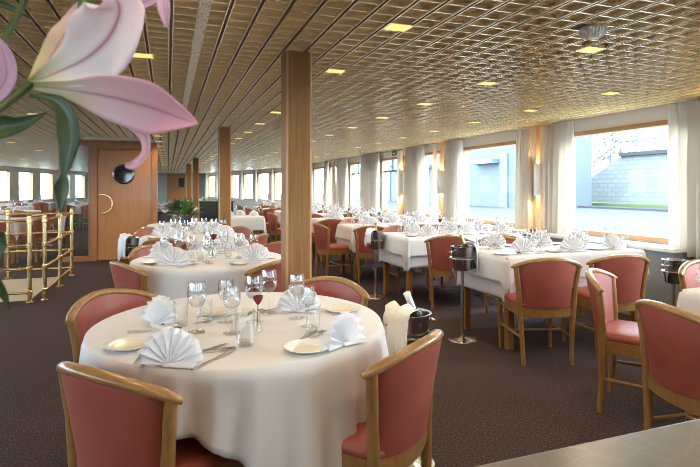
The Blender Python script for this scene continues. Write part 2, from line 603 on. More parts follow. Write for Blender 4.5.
for i, (a, b_, lab) in enumerate([
        (2.3, 2.82, 'white curtain beyond the right frame edge'), (3.06, 3.66, 'white pleated curtain at the right edge of the largest window'),
        (4.88, 5.42, 'wide white curtain left of the largest window'), (5.66, 5.94, 'narrow white curtain right of the second largest window'),
        (7.35, 7.95, 'white curtain left of the second largest window'), (8.2, 8.32, 'thin white curtain edge beside the second sconce'),
        (8.72, 9.42, 'white curtain left of the narrow third window'), (9.68, 9.8, 'thin curtain edge beside the third sconce'),
        (10.88, 12.02, 'wide cream curtain between the two windows with dark transoms'), (13.1, 13.95, 'white curtain right of the far window post'),
        (14.25, 14.4, 'thin far curtain strip beside the far post'), (14.85, 15.2, 'far white curtain between the two far window posts'), (16.75, 17.35, 'far curtain hidden behind the nearest pillar'), (18.45, 18.85, 'farthest curtain seen left of the nearest pillar')]):
    curtain(a, b_, lab, seed=i)
for k in range(7):
    t = (k * 1.65 + .0) / Lt
    yy = YS + (YE - YS) * t
    xx = XR + (XRE - XR) * t - .1
    if k:
        oc = curtain(yy - .2, yy + .25, '%s small curtain from the front along the far right windows' % ORD[k], x=xx, seed=20 + k)

# ceiling downlights
dl = tag(empty('ceiling_downlight'), '', 'ceiling light', 'square ceiling downlights')
q = MB(); q.box(-.068, .068, -.055, .055, -.006, .0); q.box(-.06, .06, -.047, .047, 0, .024); q.build('lamp_frame', M['gold'], dl, smooth=False)
q = MB(); q.box(-.058, .058, -.045, .045, -.009, -.006); q.build('diffuser', M['lamp'], dl, smooth=False)
L = bpy.data.lights.new('downlight_lamp', 'SPOT'); L.energy = LAMP_W; L.color = (1, .82, .60); L.spot_size = math.radians(165); L.spot_blend = .8; L.shadow_soft_size = .025
lo = bpy.data.objects.new('lamp_light', L); col.objects.link(lo); lo.location = (0, 0, -.04); lo.parent = dl
rows = {-5.23: 'far left', -3.96: 'left', -2.69: 'third left', -1.42: 'second left', -.15: 'centre', 1.12: 'right of the pillars', 2.39: 'second from the windows', 3.66: 'nearest the windows'}
for x, nm in rows.items():
    for k in range(-3, 19):
        y = 2.40 + 1.05 * k
        if x < -1 and (y < 3.4 or y % 2.1 > 1.05) and y > 0:
            continue
        if x < -1.5 and y > 20:
            continue
        o = inst(dl, (x, y, CEIL - .004))
        kk = k + 4
        o['label'] = 'square ceiling downlight, %s from the front in the row %s' % ((ORD[kk - 1] if kk <= 12 else ['thirteenth', 'fourteenth', 'fifteenth', 'sixteenth', 'seventeenth', 'eighteenth', 'nineteenth', 'twentieth', 'twenty-first', 'twenty-second'][kk - 13]), nm if nm[0] in 'rsn' and 'left' not in nm else nm + ' of the ceiling')

q = MB(); p = wp(593, 28, CEIL); sm_ = tag(empty('ribbed_fixture', (p.x, p.y, CEIL - .004)), 'round ribbed glass fixture on the ceiling beside a yellow downlight', 'smoke detector')
q.lathe([(.07, 0), (.07, -.012)], 32); q.build('base_ring', M['white'], sm_)
q = MB(); P = [(.0, -.055), (.03, -.052), (.05, -.04), (.062, -.025), (.066, -.012)]
q.lathe(P, 48); q.v = [(v[0] * (1 + .05 * math.cos(24 * math.atan2(v[1], v[0]))), v[1] * (1 + .05 * math.cos(24 * math.atan2(v[1], v[0]))), v[2]) for v in q.v]
q.build('ribbed_dome', mat('frosted_dome', (.95, .94, .90), .35), sm_)  # ribbed glass ceiling fixture, modelled without a light

# ------------------------------------------------------------------ chair
def arc_y(u, v):
    """back curve: u -1..1 across, v 0 seat .. 1 top"""
    return -.205 - (.045 + .045 * v) * (1 - u * u) - .02 * v


def half_w(z):
    t = max(0, min(1, (z - .40) / .36))
    return .188 + .045 * t ** 1.3


def chair_parts():
    parts = []
    # rear legs / posts
    for s in (-1, 1):
        q = MB()
        q.tube([(s * .178, -.225, 0), (s * .186, -.212, .2), (s * .2, -.205, .40), (s * (half_w(.58) + .008), -.21, .58), (s * (half_w(.74) + .008), -.222, .735)],
               [.014, .017, .02, .018, .017], 10, 1.15)
        parts.append(('leg', q, 'chairwood'))
    for s in (-1, 1):
        q = MB(); q.tube([(s * .205, .205, 0), (s * .207, .205, .2), (s * .21, .205, .41)], [.013, .016, .02], 10)
        parts.append(('leg', q, 'chairwood'))
    # top rail
    q = MB(); P = []; R = []
    N = 22
    for i in range(N + 1):
        u = -1.1 + 2.2 * i / N
        x = u * .238
        y = arc_y(u, 1) + .004
        z = .785 - .052 * u * u - .004 * u ** 4
        P.append((x, y, z)); R.append(.021)
    R[0] = .012; R[1] = .019; R[-1] = .012; R[-2] = .019
    q.tube(P, R, 12, .82, up=(0, 0, 1))
    parts.append(('top_rail', q, 'chairwood'))
    # padded back
    q = MB(); NU, NV = 14, 8
    F = []; B = []
    for i in range(NU + 1):
        u = -1 + 2 * i / NU
        fr = []; bk = []
        for j in range(NV + 1):
            v = j / NV
            ztop = .775 - .052 * u * u
            z = .425 + (ztop - .425) * v
            hw = half_w(z) - .012
            y = arc_y(u, v)
            edge = (1 - abs(u) ** 6)
            fr.append(Vector((u * hw, y + .004 + .016 * edge, z)))
            bk.append(Vector((u * hw, y - .004 - .012 * edge, z)))
        F.append(fr); B.append(bk)
    q.grid(F, NU + 1, NV + 1); q.grid(B, NU + 1, NV + 1)
    # rims
    for i in range(NU):
        for j in (0, NV):
            q.add([F[i][j], F[i + 1][j], B[i + 1][j], B[i][j]], [(0, 1, 2, 3)])
    for j in range(NV):
        for i in (0, NU):
            q.add([F[i][j], F[i][j + 1], B[i][j + 1], B[i][j]], [(0, 1, 2, 3)])
    parts.append(('backrest', q, 'vinyl'))
    # seat rail (apron) all round
    q = MB(); ring = []
    for i in range(13):
        u = -1 + 2 * i / 12
        ring.append((u * .2, arc_y(u, 0) - .004))
    ring += [(.208, -.05), (.214, .10), (.212, .2), (.10, .232), (-.10, .232), (-.212, .2), (-.214, .10), (-.208, -.05)]
    n_ = len(ring)
    cxy = (0, 0)
    PO = [[Vector((x, y, z)) for z in (.355, .425)] for x, y in ring]
    PI_ = [[Vector((x * .9, y * .9, z)) for z in (.355, .425)] for x, y in ring]
    q.grid(PO, n_, 2, True); q.grid(PI_, n_, 2, True)
    for j in (0, 1):
        for i in range(n_):
            i2 = (i + 1) % n_
            q.add([PO[i][j], PO[i2][j], PI_[i2][j], PI_[i][j]], [(0, 1, 2, 3)])
    parts.append(('seat_rail', q, 'chairwood'))
    # seat cushion
    q = MB(); rings = []
    for sc_r, z in ((.93, .41), (1.0, .432), (1.0, .448), (.96, .462), (.85, .470), (.5, .476)):
        rings.append([Vector((x * sc_r, (y - .01) * sc_r + .01, z)) for x, y in ring])
    q.grid([[rings[j][i] for j in range(len(rings))] for i in range(n_)], n_, len(rings), True)
    q.add(rings[-1], [tuple(range(n_))]); q.add(rings[0], [tuple(range(n_ - 1, -1, -1))])
    parts.append(('seat', q, 'vinyl'))
    for s in (-1, 1):
        q = MB(); q.tube([(s * .187, -.21, .20), (s * .207, .205, .20)], .010, 8); parts.append(('stretcher', q, 'chairwood'))
    q = MB(); q.tube([(-.197, 0, .20), (.197, 0, .20)], .009, 8); parts.append(('stretcher', q, 'chairwood'))
    return parts


def make_chair():
    r = empty('dining_chair')
    for nm, q, m_ in chair_parts():
        q.build(nm, M[m_], r, angle=50)
    return r


CH = make_chair()
q = MB()
for nm, p_, m_ in chair_parts():
    q.mi = 0 if m_ == 'chairwood' else 1
    q.add(p_.v, p_.f)
CHF = q.build('dining_chair', [M['chairwood'], M['vinyl']], angle=50)


def chair(mx_, my_, fx, fy, label, group, far=False):
    l_ = math.hypot(fx, fy); fx /= l_; fy /= l_
    o = inst(CHF if far else CH, (mx_ + .2 * fx, my_ + .2 * fy, 0), math.atan2(-fx, fy))
    return tag(o, label, 'chair', group)


# ------------------------------------------------------------------ tables and cloths
def ray_len(p, nrm, a, b_, rot, sx=0, sy=0):
    """distance from p along nrm to the edge of a cloth of half sizes a x b turned by rot about the table centre"""
    c_, s_ = math.cos(-rot), math.sin(-rot)
    p = (p[0] - sx, p[1] - sy)
    px, py = p[0] * c_ - p[1] * s_, p[0] * s_ + p[1] * c_
    nx, ny = nrm[0] * c_ - nrm[1] * s_, nrm[0] * s_ + nrm[1] * c_
    t = 9
    if abs(nx) > 1e-6:
        t = min(t, ((a if nx > 0 else -a) - px) / nx)
    if abs(ny) > 1e-6:
        t = min(t, ((b_ if ny > 0 else -b_) - py) / ny)
    return t


def outline(kind, a, b_, n_, r=.05):
    res = []
    if kind == 'round':
        for i in range(n_):
            q = 2 * PI * i / n_
            res.append(((a * math.cos(q), a * math.sin(q)), (math.cos(q), math.sin(q))))
        return res
    # rounded rectangle with extra samples in the corners
    per = []
    for cx_, cy_, a0 in ((a - r, b_ - r, 0), (-a + r, b_ - r, PI / 2), (-a + r, -b_ + r, PI), (a - r, -b_ + r, 1.5 * PI)):
        for k_ in range(15):
            q = a0 + PI / 2 * k_ / 14
            per.append(((cx_ + r * math.cos(q), cy_ + r * math.sin(q)), (math.cos(q), math.sin(q))))
        nx_, ny_ = {0: (-1, 0), PI / 2: (0, -1), PI: (1, 0), 1.5 * PI: (0, 1)}[a0]
        Lx = 2 * (a - r) if nx_ else 2 * (b_ - r)
        e = per[-1]
        m_ = int(Lx / .045)
        for k_ in range(1, m_):
            d_ = Lx * k_ / m_
            per.append(((e[0][0] + nx_ * d_, e[0][1] + ny_ * d_), e[1]))
    return per


def cloth(kind, a, b_, ca, cb, rot, z, seed, mname='cloth', amp=.028, freq=9, flare=.03, maxlen=9, off=0, sx=0, sy=0):
    rnd = random.Random(seed)
    ph = [rnd.uniform(0, 6.28) for _ in range(4)]
    out = outline(kind, a, b_, 264)
    N = len(out); NR = 13
    P = []
    s_ = 0; prev = None
    for (p, nrm) in out:
        if prev:
            s_ += math.hypot(p[0] - prev[0], p[1] - prev[1])
        ang = math.atan2(nrm[1], nrm[0])
        prev = p
        Ld = min(maxlen, ray_len(p, nrm, ca, cb, rot, sx, sy))
        row = []
        for j in range(NR):
            t = j / (NR - 1)
            if j == 0:
                dd, oo = 0, -.012
            elif j == 1:
                dd, oo = .003, -.003
            else:
                tt = (j - 1) / (NR - 2)
                dd = .008 + (Ld - .01) * tt
                if kind == 'round':
                    f = (1 - 2 * abs(math.sin((freq * ang + ph[0] + 1.3 * math.sin(2 * ang + ph[1]) + .9 * math.sin(5 * ang + ph[3])) / 2)) ** 1.3) * (.75 + .35 * math.sin(3 * ang + ph[2])) + .3 * math.cos((freq * 2 + 1) * ang + ph[2]) * tt
                else:
                    f = .6 * math.cos(freq * 3.0 * s_ + ph[0]) + .5 * math.cos(freq * 5.1 * s_ + ph[2])
                    cw = max(0, abs(math.sin(2 * ang)) ** .8)
                    f = f + 2.0 * cw * math.cos(8 * ang + PI)
                k_ = min(1, dd / .30)
                oo = .004 + off + flare * dd + amp * k_ * (f + .55)
            row.append(Vector((p[0] + nrm[0] * oo, p[1] + nrm[1] * oo, z - dd)))
        P.append(row)
    q = MB()
    q.grid(P, N, NR, True)
    # top: a few inner rings so that the linen can be slightly uneven
    prevr = [r_[0] for r_ in P]
    rings = [prevr]
    for sc_r in (.85, .6, .3):
        rings.append([Vector((v.x * sc_r, v.y * sc_r, z + .0015 * math.sin(9 * v.x * sc_r + ph[3]))) for v in prevr])
    q.grid([[rings[j][i] for j in range(4)] for i in range(N)], N, 4, True)
    q.add(rings[-1], [tuple(range(N))])
    o = q.build('tablecloth', M[mname], angle=70)
    sm = o.modifiers.new('thickness', 'SOLIDIFY'); sm.thickness = .002; sm.offset = -1
    return o


def round_table(x, y, R, label, rot, seed, half, clabel, sx=0, sy=0, amp=.028, freq=9):
    r = tag(empty('round_table', (x, y, 0)), label, 'table', 'round dining tables under white cloths')
    q = MB(); q.lathe([(R - .02, .715), (R - .006, .72), (R - .006, .742), (R - .02, .745)], 48); q.build('tabletop', M['chairwood'], r)
    q = MB(); q.lathe([(.05, .03), (.045, .1), (.045, .68), (.09, .715)], 20); q.build('column', M['chairwood'], r)
    q = MB(); q.lathe([(.26, 0), (.26, .015), (.12, .03), (.05, .045)], 28); q.build('base', M['steel_dark'], r)
    o = cloth('round', R, R, half, half, rot, .75, seed, sx=sx, sy=sy, amp=amp, freq=freq, flare=.015)
    o.location = (x, y, 0)
    tag(o, clabel, 'tablecloth', 'white tablecloths on the round tables')


def rect_table(x0, x1, y0, y1, name, idx, double=True, seed=1):
    cx_, cy_ = (x0 + x1) / 2, (y0 + y1) / 2; a, b_ = (x1 - x0) / 2, (y1 - y0) / 2
    r = tag(empty('dining_table', (cx_, cy_, 0)), 'rectangular wooden table under white cloth, %s' % name, 'table', 'rectangular window tables')
    q = MB(); q.box(-a + .01, a - .01, -b_ + .01, b_ - .01, .70, .744); q.build('tabletop', M['chairwood'], r, smooth=False)
    for sx in (-1, 1):
        for sy in (-1, 1):
            q = MB(); q.box(-.028, .028, -.028, .028, 0, .70, 0, (sx * (a - .07), sy * (b_ - .06), 0)); q.build('leg', M['pillar'], r, smooth=False, bevel=.004)
    if double:
        o = cloth('rect', a - .002, b_ - .002, a + .33, b_ + .33, 0, .747, seed + 50, 'undercloth', amp=.006, flare=.02, freq=4, maxlen=.36)
        o.location = (cx_, cy_, 0); tag(o, 'longer plain undercloth of %s' % name, 'tablecloth', 'undercloths on the window tables')
    o = cloth('rect', a, b_, a + .20, b_ + .20, 0, .75, seed, amp=.012, flare=.10, freq=4, off=.008) if double else \
        cloth('rect', a, b_, a + .26, b_ + .26, 0, .75, seed, amp=.010, flare=.06, freq=4)
    o.location = (cx_, cy_, 0)
    tag(o, 'white tablecloth with hanging corners on %s' % name, 'tablecloth', 'white tablecloths on the rectangular tables')


TZ = .752
T1, T2, T3, T4 = (.288, 2.153), (.31, 4.15), (.28, 6.15), (.28, 8.15)
round_table(*T1, .585, 'front round table laid for four, nearest the camera', math.radians(-81 + 45), 3, .80, 'white cloth with long folded corner on the front round table', .08, -.02, .032, 25)
round_table(*T2, .575, 'second round table, just behind the front one', math.radians(20), 5, .78, 'white cloth on the second round table')
round_table(*T3, .575, 'third round table from the front, left of the pillars', math.radians(5), 6, .78, 'white cloth on the third round table')
round_table(*T4, .575, 'farthest round table, holding the flower arrangements', math.radians(30), 7, .80, 'white cloth on the round table holding flower arrangements')

G1 = 'chairs round the front table'
chair(-.135, 1.665, .74, .67, 'nearest chair at lower left, its red back to the camera', G1)
chair(-.225, 2.69, .72, -.69, 'chair at far left of the front round table, inside of its back showing', G1)
chair(.772, 1.63, -.606, .795, 'large near chair right of the front round table', G1)
chair(.80, 2.665, -.7, -.71, 'chair behind front table, right of the nearest pillar foot', G1)
G2 = 'chairs round the second round table'
chair(-.235, 3.86, .85, .42, 'chair left of the second round table, turned with its back to the aisle', G2)
chair(-.11, 4.75, .7, -.7, 'chair at far left of second round table behind fan napkins', G2)
chair(.69, 3.62, -.606, .795, 'chair between second round table and nearest pillar', G2)
chair(.93, 4.62, -.75, -.6, 'chair at far right of the second round table, half behind nearest pillar', G2)
G3 = 'chairs round the third round table'
chair(-.01, 5.56, .45, .9, 'chair at near left of the third round table', G3)
chair(-.2, 6.95, .62, -.7, 'chair at far left of the third round table near the door', G3)
chair(.9, 5.68, -.75, .6, 'chair at near right of the third round table, back outside showing', G3)
chair(.82, 6.68, -.7, -.7, 'chair at far right of the third round table beside second pillar', G3)

# window tables
ROWS = {'C': (1.22, 2.02), 'A': (3.38, 4.13), 'B': (5.05, 5.80), 'D': (6.70, 7.45), 'E': (8.35, 9.10), 'F': (10.0, 10.75), 'G': (11.65, 12.4), 'H': (13.3, 14.05), 'I': (14.95, 15.7)}
NAME = {'C': 'the window table cut by the right frame edge', 'A': 'the window table in front of the largest window', 'B': 'the second window table, before the second window', 'D': 'the third window table from the front', 'E': 'the fourth window table from the front', 'F': 'the fifth window table from the front', 'G': 'the sixth window table from the front', 'H': 'the seventh window table from the front', 'I': 'the farthest window table'}
for i, (k, (a, b_)) in enumerate(ROWS.items()):
    rect_table(2.62 if k == 'C' else 2.52 if k == 'A' else 2.45, 4.0 if k != 'C' else 4.2, a, b_, NAME[k], i, double=k in 'CABD', seed=30 + i)
GA = 'chairs at the window tables'
chair(2.52, 2.38, .57, -.82, 'turned chair seen from its side, red seat showing, right foreground', GA)
chair(2.13, 1.62, .985, -.17, 'large nearest chair at right frame edge, back to the camera', GA)
chair(3.5, 2.44, -.15, -1, 'chair at the right frame edge behind the table with folded napkin', GA)
chair(2.63, 3.06, .3, .95, 'left of two chairs with backs to camera at the largest window table', GA)
chair(3.285, 3.03, .2, .98, 'right of two chairs with backs to camera at the largest window table', GA)
chair(3.27, 4.45, -.05, -1, 'chair on the far side of the largest window table', GA)
chair(2.845, 4.8, .48, .88, 'chair with back to camera at second window table, beside the bottle stand', GA)
chair(3.45, 4.76, .1, 1, 'right near-side chair at the second window table', GA)
chair(2.9, 6.15, 0, -1, 'left chair on far side of the second window table', GA)
chair(3.5, 6.15, 0, -1, 'right chair on far side of the second window table', GA)
chair(2.60, 6.38, .42, .9, 'chair with back to camera at the third window table', GA)
chair(3.35, 6.38, .05, 1, 'right near-side chair at the third window table', GA)
chair(2.10, 7.05, 1, .12, 'sideways chair at left end of the third window table', GA)
chair(2.85, 7.8, 0, -1, 'left chair on far side of the third window table', GA)
chair(2.55, 8.02, .12, 1, 'pinkish chair back behind the sideways chair, fourth window table', GA)
chair(2.05, 8.75, 1, 0, 'chair at the left end of the fourth window table', GA)
chair(3.3, 8.02, .05, 1, 'right near-side chair at the fourth window table', GA, True)
for k, nm in (('F', 'fifth'), ('G', 'sixth'), ('H', 'seventh'), ('I', 'farthest')):
    a, b_ = ROWS[k]
    chair(2.65, a - .30, .1, 1, 'left near-side chair at the %s window table' % nm, GA, True)
    chair(3.4, a - .30, -.1, 1, 'right near-side chair at the %s window table' % nm, GA, True)
    chair(2.05, (a + b_) / 2, 1, .1, 'end chair at the aisle side of the %s window table' % nm, GA, True)
    chair(2.9, b_ + .30, 0, -1, 'far-side chair of the %s window table' % nm, GA, True)

# middle and left background tables
BG = [(1.35, 10.1, .40, .35, 'the small square table behind the second pillar'), (-2.95, 10.6, .5, .45, 'the table behind the brass railing'), (-3.6, 14.2, .6, .5, 'the left background table before the far pillar'), (-4.6, 17.6, .7, .5, 'the far left background table'), (-2.6, 18.2, .6, .5, 'the background table nearest the galley door'), (-4.6, 21.5, .6, .5, 'the farthest left background table'), (1.0, 21.5, .6, .45, 'the far centre background table')]
for i, (x, y, a, b_, nm) in enumerate(BG):
    rect_table(x - a, x + a, y - b_, y + b_, nm, i, double=False, seed=70 + i)
GB = 'chairs in the background'
chair(-2.18, 10.45, -1, .1, 'red chair behind the brass railing, right of the white table', GB)
chair(-1.95, 11.3, -1, -.4, 'dark red chair behind the railing beside the glass screen', GB)
chair(-2.7, 9.86, .1, 1, 'chair with back to the railing at the table behind it', GB)
chair(2.42, 12.75, -.3, 1, 'upright dark red chair alone behind the small square table', GB, True)
for i, (x, y, a, b_, nm) in enumerate(BG[2:]):
    short = nm.replace('the ', '', 1)
    chair(x - .3, y - b_ - .3, .1, 1, 'left chair with back to camera at the ' + short, GB, True)
    chair(x + .35, y - b_ - .3, -.1, 1, 'right chair with back to camera at the ' + short, GB, True)
    chair(x + a + .3, y, -1, 0, 'chair at the right end of the ' + short, GB, True)
# dark console in the background
r = tag(empty('sideboard', (1.6, 16.8, 0)), 'long dark sideboard far behind the second pillar', 'sideboard')
q = MB(); q.box(-.66, .36, -.25, .25, .08, .84); q.build('cabinet_body', mat('dark_lacquer', (.03, .035, .03), .3), r, smooth=False)
q = MB(); q.box(-.70, .40, -.28, .28, .84, .88); q.build('worktop', M['black'], r, smooth=False)
for sx in (-.55, .25):
    q = MB(); q.box(sx - .04, sx + .04, -.2, .2, 0, .08); q.build('foot', M['black'], r, smooth=False)


# ------------------------------------------------------------------ tableware
def lathe_thing(name, prof, m_, n_=20):
    q = MB(); q.lathe(prof, n_); return q.build(name, m_, angle=60)


WG = lathe_thing('wine_glass', [(0, .002), (.034, 0), (.035, .003), (.02, .006), (.005, .012), (.004, .03), (.004, .085), (.008, .092), (.022, .10), (.033, .118), (.037, .14), (.035, .165), (.031, .19), (.030, .19), (.034, .165), (.0358, .14), (.0318, .119), (.021, .102), (0, .096)], M['glass'], 24)
WS = lathe_thing('wine_glass', [(0, .002), (.029, 0), (.030, .003), (.016, .006), (.004, .011), (.0038, .028), (.0038, .07), (.008, .077), (.02, .086), (.028, .10), (.030, .12), (.028, .14), (.026, .158), (.025, .158), (.027, .14), (.0288, .12), (.0268, .101), (.019, .088), (0, .082)], M['glass'], 24)
TB = lathe_thing('tumbler', [(0, 0), (.024, 0), (.026, .003), (.032, .105), (.0308, .105), (.0252, .014), (0, .011)], M['glass'], 24)
PL = empty('bread_plate')
q = MB(); q.lathe([(0, .002), (.045, 0), (.05, .002), (.078, .013), (.08, .015), (.077, .016), (.05, .006), (.045, .005)], 36); q.f = [f for f in q.f]; q.build('plate_rim', M['china_rim'], PL)
q = MB(); q.lathe([(0, .0045), (.045, .0055), (.058, .0095), (.056, .0098), (.044, .0065), (0, .0055)], 32); q.build('plate_well', M['china'], PL)
GP = empty('side_dish')
q = MB(); q.lathe([(.049, 0), (.052, .001), (.075, .011), (.082, .015), (.081, .017), (.05, .004), (.049, .003)], 36); q.build('dish_rim', M['china_rim'], GP)
q = MB(); q.lathe([(0, 0), (.05, 0), (.052, .003), (0, .0035)], 32); q.build('dish_well', M['china'], GP)


def make_knife():
    q = MB(); n_ = []
    P = [(-.11, .006), (-.05, .006), (-.01, .0045), (0, .0045), (.01, .009), (.08, .0095), (.105, .005), (.11, .001)]
    q.grid([[Vector((x, -w_ * .5, z)) for z in (0, .003)] + [Vector((x, w_, z)) for z in (.003, 0)] + [Vector((x, -w_ * .5, 0))] for x, w_ in P], len(P), 5)
    q.add([(P[0][0], -.003, 0), (P[0][0], .006, 0), (P[0][0], .006, .003), (P[0][0], -.003, .003)], [(0, 1, 2, 3)])
    return q.build('table_knife', M['steel'], angle=30)


def make_fork():
    q = MB()
    P = [(-.10, .0065), (-.05, .005), (0, .0035), (.04, .0035), (.055, .010), (.065, .0115)]
    q.grid([[Vector((x, -w_, .002)), Vector((x, -w_, .005)), Vector((x, w_, .005)), Vector((x, w_, .002)), Vector((x, -w_, .002))] for x, w_ in P], len(P), 5)
    for k_ in (-1.5, -.5, .5, 1.5):
        q.box(.064, .10, k_ * .0062 - .0016, k_ * .0062 + .0016, .002, .005)
    return q.build('table_fork', M['steel'], smooth=False)


def make_spoon():
    q = MB()
    P = [(-.075, .005), (-.03, .004), (.02, .003), (.03, .006), (.042, .0115), (.055, .012), (.066, .007), (.07, .001)]
    q.grid([[Vector((x, -w_, .003)), Vector((x, 0, .0055 if x < .02 else .001)), Vector((x, w_, .003)), Vector((x, 0, .001 if x < .02 else .0)), Vector((x, -w_, .003))] for x, w_ in P], len(P), 5)
    return q.build('dessert_spoon', M['steel'])


KN, FK, SP = make_knife(), make_fork(), make_spoon()


def make_napkin(seed, lean=.22, spread=.86, cream=False):
    """pleated fan standing on its folded base, facing -Y"""
    rnd = random.Random(seed)
    q = MB(); n_ = 9; P = []
    R0, R1 = .003, .126
    A0 = PI * (.5 + .54 * spread); A1 = PI * (.5 - .54 * spread)
    for i in range(2 * n_ + 1):
        t = i / (2 * n_); ang = A0 + (A1 - A0) * t
        zz = (.016 if i % 2 else -.016)
        row = []
        for j in range(5):
            rr = R0 + (R1 * (1 + rnd.uniform(-.03, .03)) - R0) * j / 4
            rr *= 1 - (.04 if i % 2 else 0) * (j == 4)
            x = rr * math.cos(ang); h_ = rr * math.sin(ang)
            yy = zz * (j / 4) ** .8 + h_ * lean
            row.append(Vector((x * .93, yy, max(.002, h_ + .004))))
        P.append(row)
    q.grid(P, 2 * n_ + 1, 5)
    # folded tail that props the fan up and the rolled foot
    q.add([(-.055, .006, .003), (.055, .006, .003), (.0, .075, .003), (0, .030, .085), (-.055, .006, .009), (.055, .006, .009)],
          [(0, 1, 2), (4, 3, 2), (5, 2, 3), (0, 2, 4), (1, 5, 2), (4, 5, 3)])
    q.add([(-.02, -.012, .002), (.085, -.045, .002), (.095, .045, .002), (-.02, .05, .002), (-.02, -.008, .012), (.082, -.04, .007), (.09, .04, .009), (-.02, .05, .02)],
          [(0, 1, 2, 3), (4, 5, 6, 7), (0, 1, 5, 4), (1, 2, 6, 5), (2, 3, 7, 6), (3, 0, 4, 7)])
    o = q.build('napkin', M['napkin_cream' if cream else 'napkin'], angle=25)
    sm = o.modifiers.new('thickness', 'SOLIDIFY'); sm.thickness = .0018
    return o


NK = [make_napkin(1), make_napkin(2, .35, .76), make_napkin(3, .12, .92)]


def make_rose():
    r = empty('rose_vase')
    q = MB(); q.lathe([(0, 0), (.022, 0), (.02, .02), (.012, .05), (.014, .075), (.012, .075), (.0105, .05), (.018, .02), (0, .006)], 16); q.build('vase', M['glass'], r)
    q = MB(); q.tube([(0, 0, .01), (.003, 0, .06), (.006, 0, .115)], .0022, 6); q.build('stem', M['leafgreen'], r)
    q = MB()
    for ring, n_, rr, zz in ((0, 3, .009, .020), (1, 5, .017, .016), (2, 6, .024, .008)):
        for k_ in range(n_):
            a0 = 2 * PI * k_ / n_ + ring
            P = []
            for i in range(5):
                t = i / 4; row = []
                for j in range(5):
                    u = (j - 2) / 2
                    aa = a0 + u * PI / n_ * 1.15
                    r_ = .8 * rr * (.35 + .65 * math.sin(t * 1.7)) * (1 + .1 * t)
                    row.append(Vector((.006 + r_ * math.cos(aa), r_ * math.sin(aa), .112 + .036 * t * (1 - .12 * u * u) - zz * .2)))
                P.append(row)
            q.grid(P, 5, 5)
    q.build('bloom', M['rose'], r)
    for sgn in (-1, 1):
        q = MB(); P = []
        for i in range(6):
            t = i / 5; w_ = .017 * math.sin(PI * min(1, t * .97 + .03))
            P.append([Vector((sgn * (.005 + .05 * t), -w_, .08 + .02 * t - .03 * t * t)), Vector((sgn * (.005 + .05 * t), 0, .084 + .02 * t - .03 * t * t)), Vector((sgn * (.005 + .05 * t), w_, .08 + .02 * t - .03 * t * t))])
        q.grid(P, 6, 3); q.build('leaf', M['leafgreen'], r)
    return r


RV = make_rose()
REG = {}


def put(proto, cat, kind, place, x, y, rz=0, scale=None, z=TZ, label=None, group=None):
    o = inst(proto, (x, y, z), rz, scale)
    tag(o, label or '', cat, group or '%ss on %s' % (cat, place))
    if not label:
        REG.setdefault((kind, place), []).append(o)
    return o


def face(x, y, tx, ty):
    """turn that makes local -Y look at (tx, ty)"""
    return math.atan2(tx - x, -(ty - y))


P1 = 'the front round table'
# ---- front table, each piece where the photograph shows it
for px, py, zrot, ni, lab in ((169, 366, .15, 0, 'white fan-folded napkin nearest the camera on the front round table'),
                              (155, 326, -.5, 1, 'white fan napkin at the left rear of the front round table'),
                              (346, 345, .9, 2, 'white slumped napkin at the right edge of the front round table'),
                              (299, 312, .25, 0, 'white fan napkin at the far right of the front round table')):
    p = wp(px, py, TZ)
    put(NK[ni], 'napkin', '', P1, p.x, p.y, -TH + zrot, .88, label=lab)
for px, py, sc_p, lab in ((130, 347, 1.05, 'cream bread plate left of the nearest napkin on the front table'),
                          (343, 311, 1.0, 'cream plate behind the slumped napkin on the front table'),
                          (212, 314, .9, 'cream plate at far rim of the front table, behind the left glass')):
    p = wp(px, py, TZ)
    put(PL, 'plate', '', P1, p.x, p.y, 0, sc_p, label=lab)
p = wp(307, 350, TZ); put(GP, 'dish', '', P1, p.x, p.y, 0, .95, label='small pale rimmed dish at the front right of the front table')
for proto, kind, px, py, s_ in ((WG, 'wine glass', 197, 332, 1.0), (WG, 'wine glass', 254, 322, 1.0), (WG, 'wine glass', 269, 313, 1.0), (WS, 'wine glass', 232, 333, 1.12), (WG, 'wine glass', 297, 318, .98),
                                (WS, 'wine glass', 308, 326, 1.0), (TB, 'tumbler', 181, 326, .95), (TB, 'tumbler', 245, 345, 1.15), (TB, 'tumbler', 313, 331, .95), (TB, 'tumbler', 206, 322, .85), (WS, 'wine glass', 226, 322, 1.1)):
    p = wp(px, py, TZ)
    put(proto, 'glass', ('stemmed ' if kind[0] == 'w' else 'straight ') + kind, P1, p.x, p.y, 0, s_)
p = wp(257, 330, TZ); put(RV, 'flower vase', '', P1, p.x, p.y, .6, .9, label='small vase with a dark red rose on the front round table')
for proto, nm, ax, ay, bx, by, lab in (
        (KN, 'knife', 193, 370, 236, 350, 'knife right of the nearest napkin on the front table'),
        (FK, 'fork', 186, 355, 226, 350, 'fork lying behind the nearest napkin on the front table'),
        (KN, 'knife', 181, 359, 222, 346, 'second knife behind the nearest napkin on the front table'),
        (FK, 'fork', 145, 362, 152, 350, 'fork between the bread plate and the nearest napkin'),
        (KN, 'knife', 292, 345, 318, 329, 'knife right of the centre glasses on the front table'),
        (FK, 'fork', 300, 344, 322, 333, 'fork beside the glass dish on the front table'),
        (SP, 'spoon', 327, 348, 356, 344, 'spoon under the slumped napkin on the front table'),
        (KN, 'knife', 202, 323, 232, 316, 'knife at far left behind the wine glass on the front table'),
        (FK, 'fork', 140, 332, 170, 330, 'fork beside the left rear napkin on the front table'),
        (KN, 'knife', 262, 312, 288, 306, 'knife at the far rim of the front table near the pillar')):
    a, b_ = wp(ax, ay, TZ), wp(bx, by, TZ); c_ = (a + b_) / 2
    put(proto, nm, '', P1, c_.x, c_.y, math.atan2(b_.y - a.y, b_.x - a.x), .98, z=TZ + .001, label=lab)


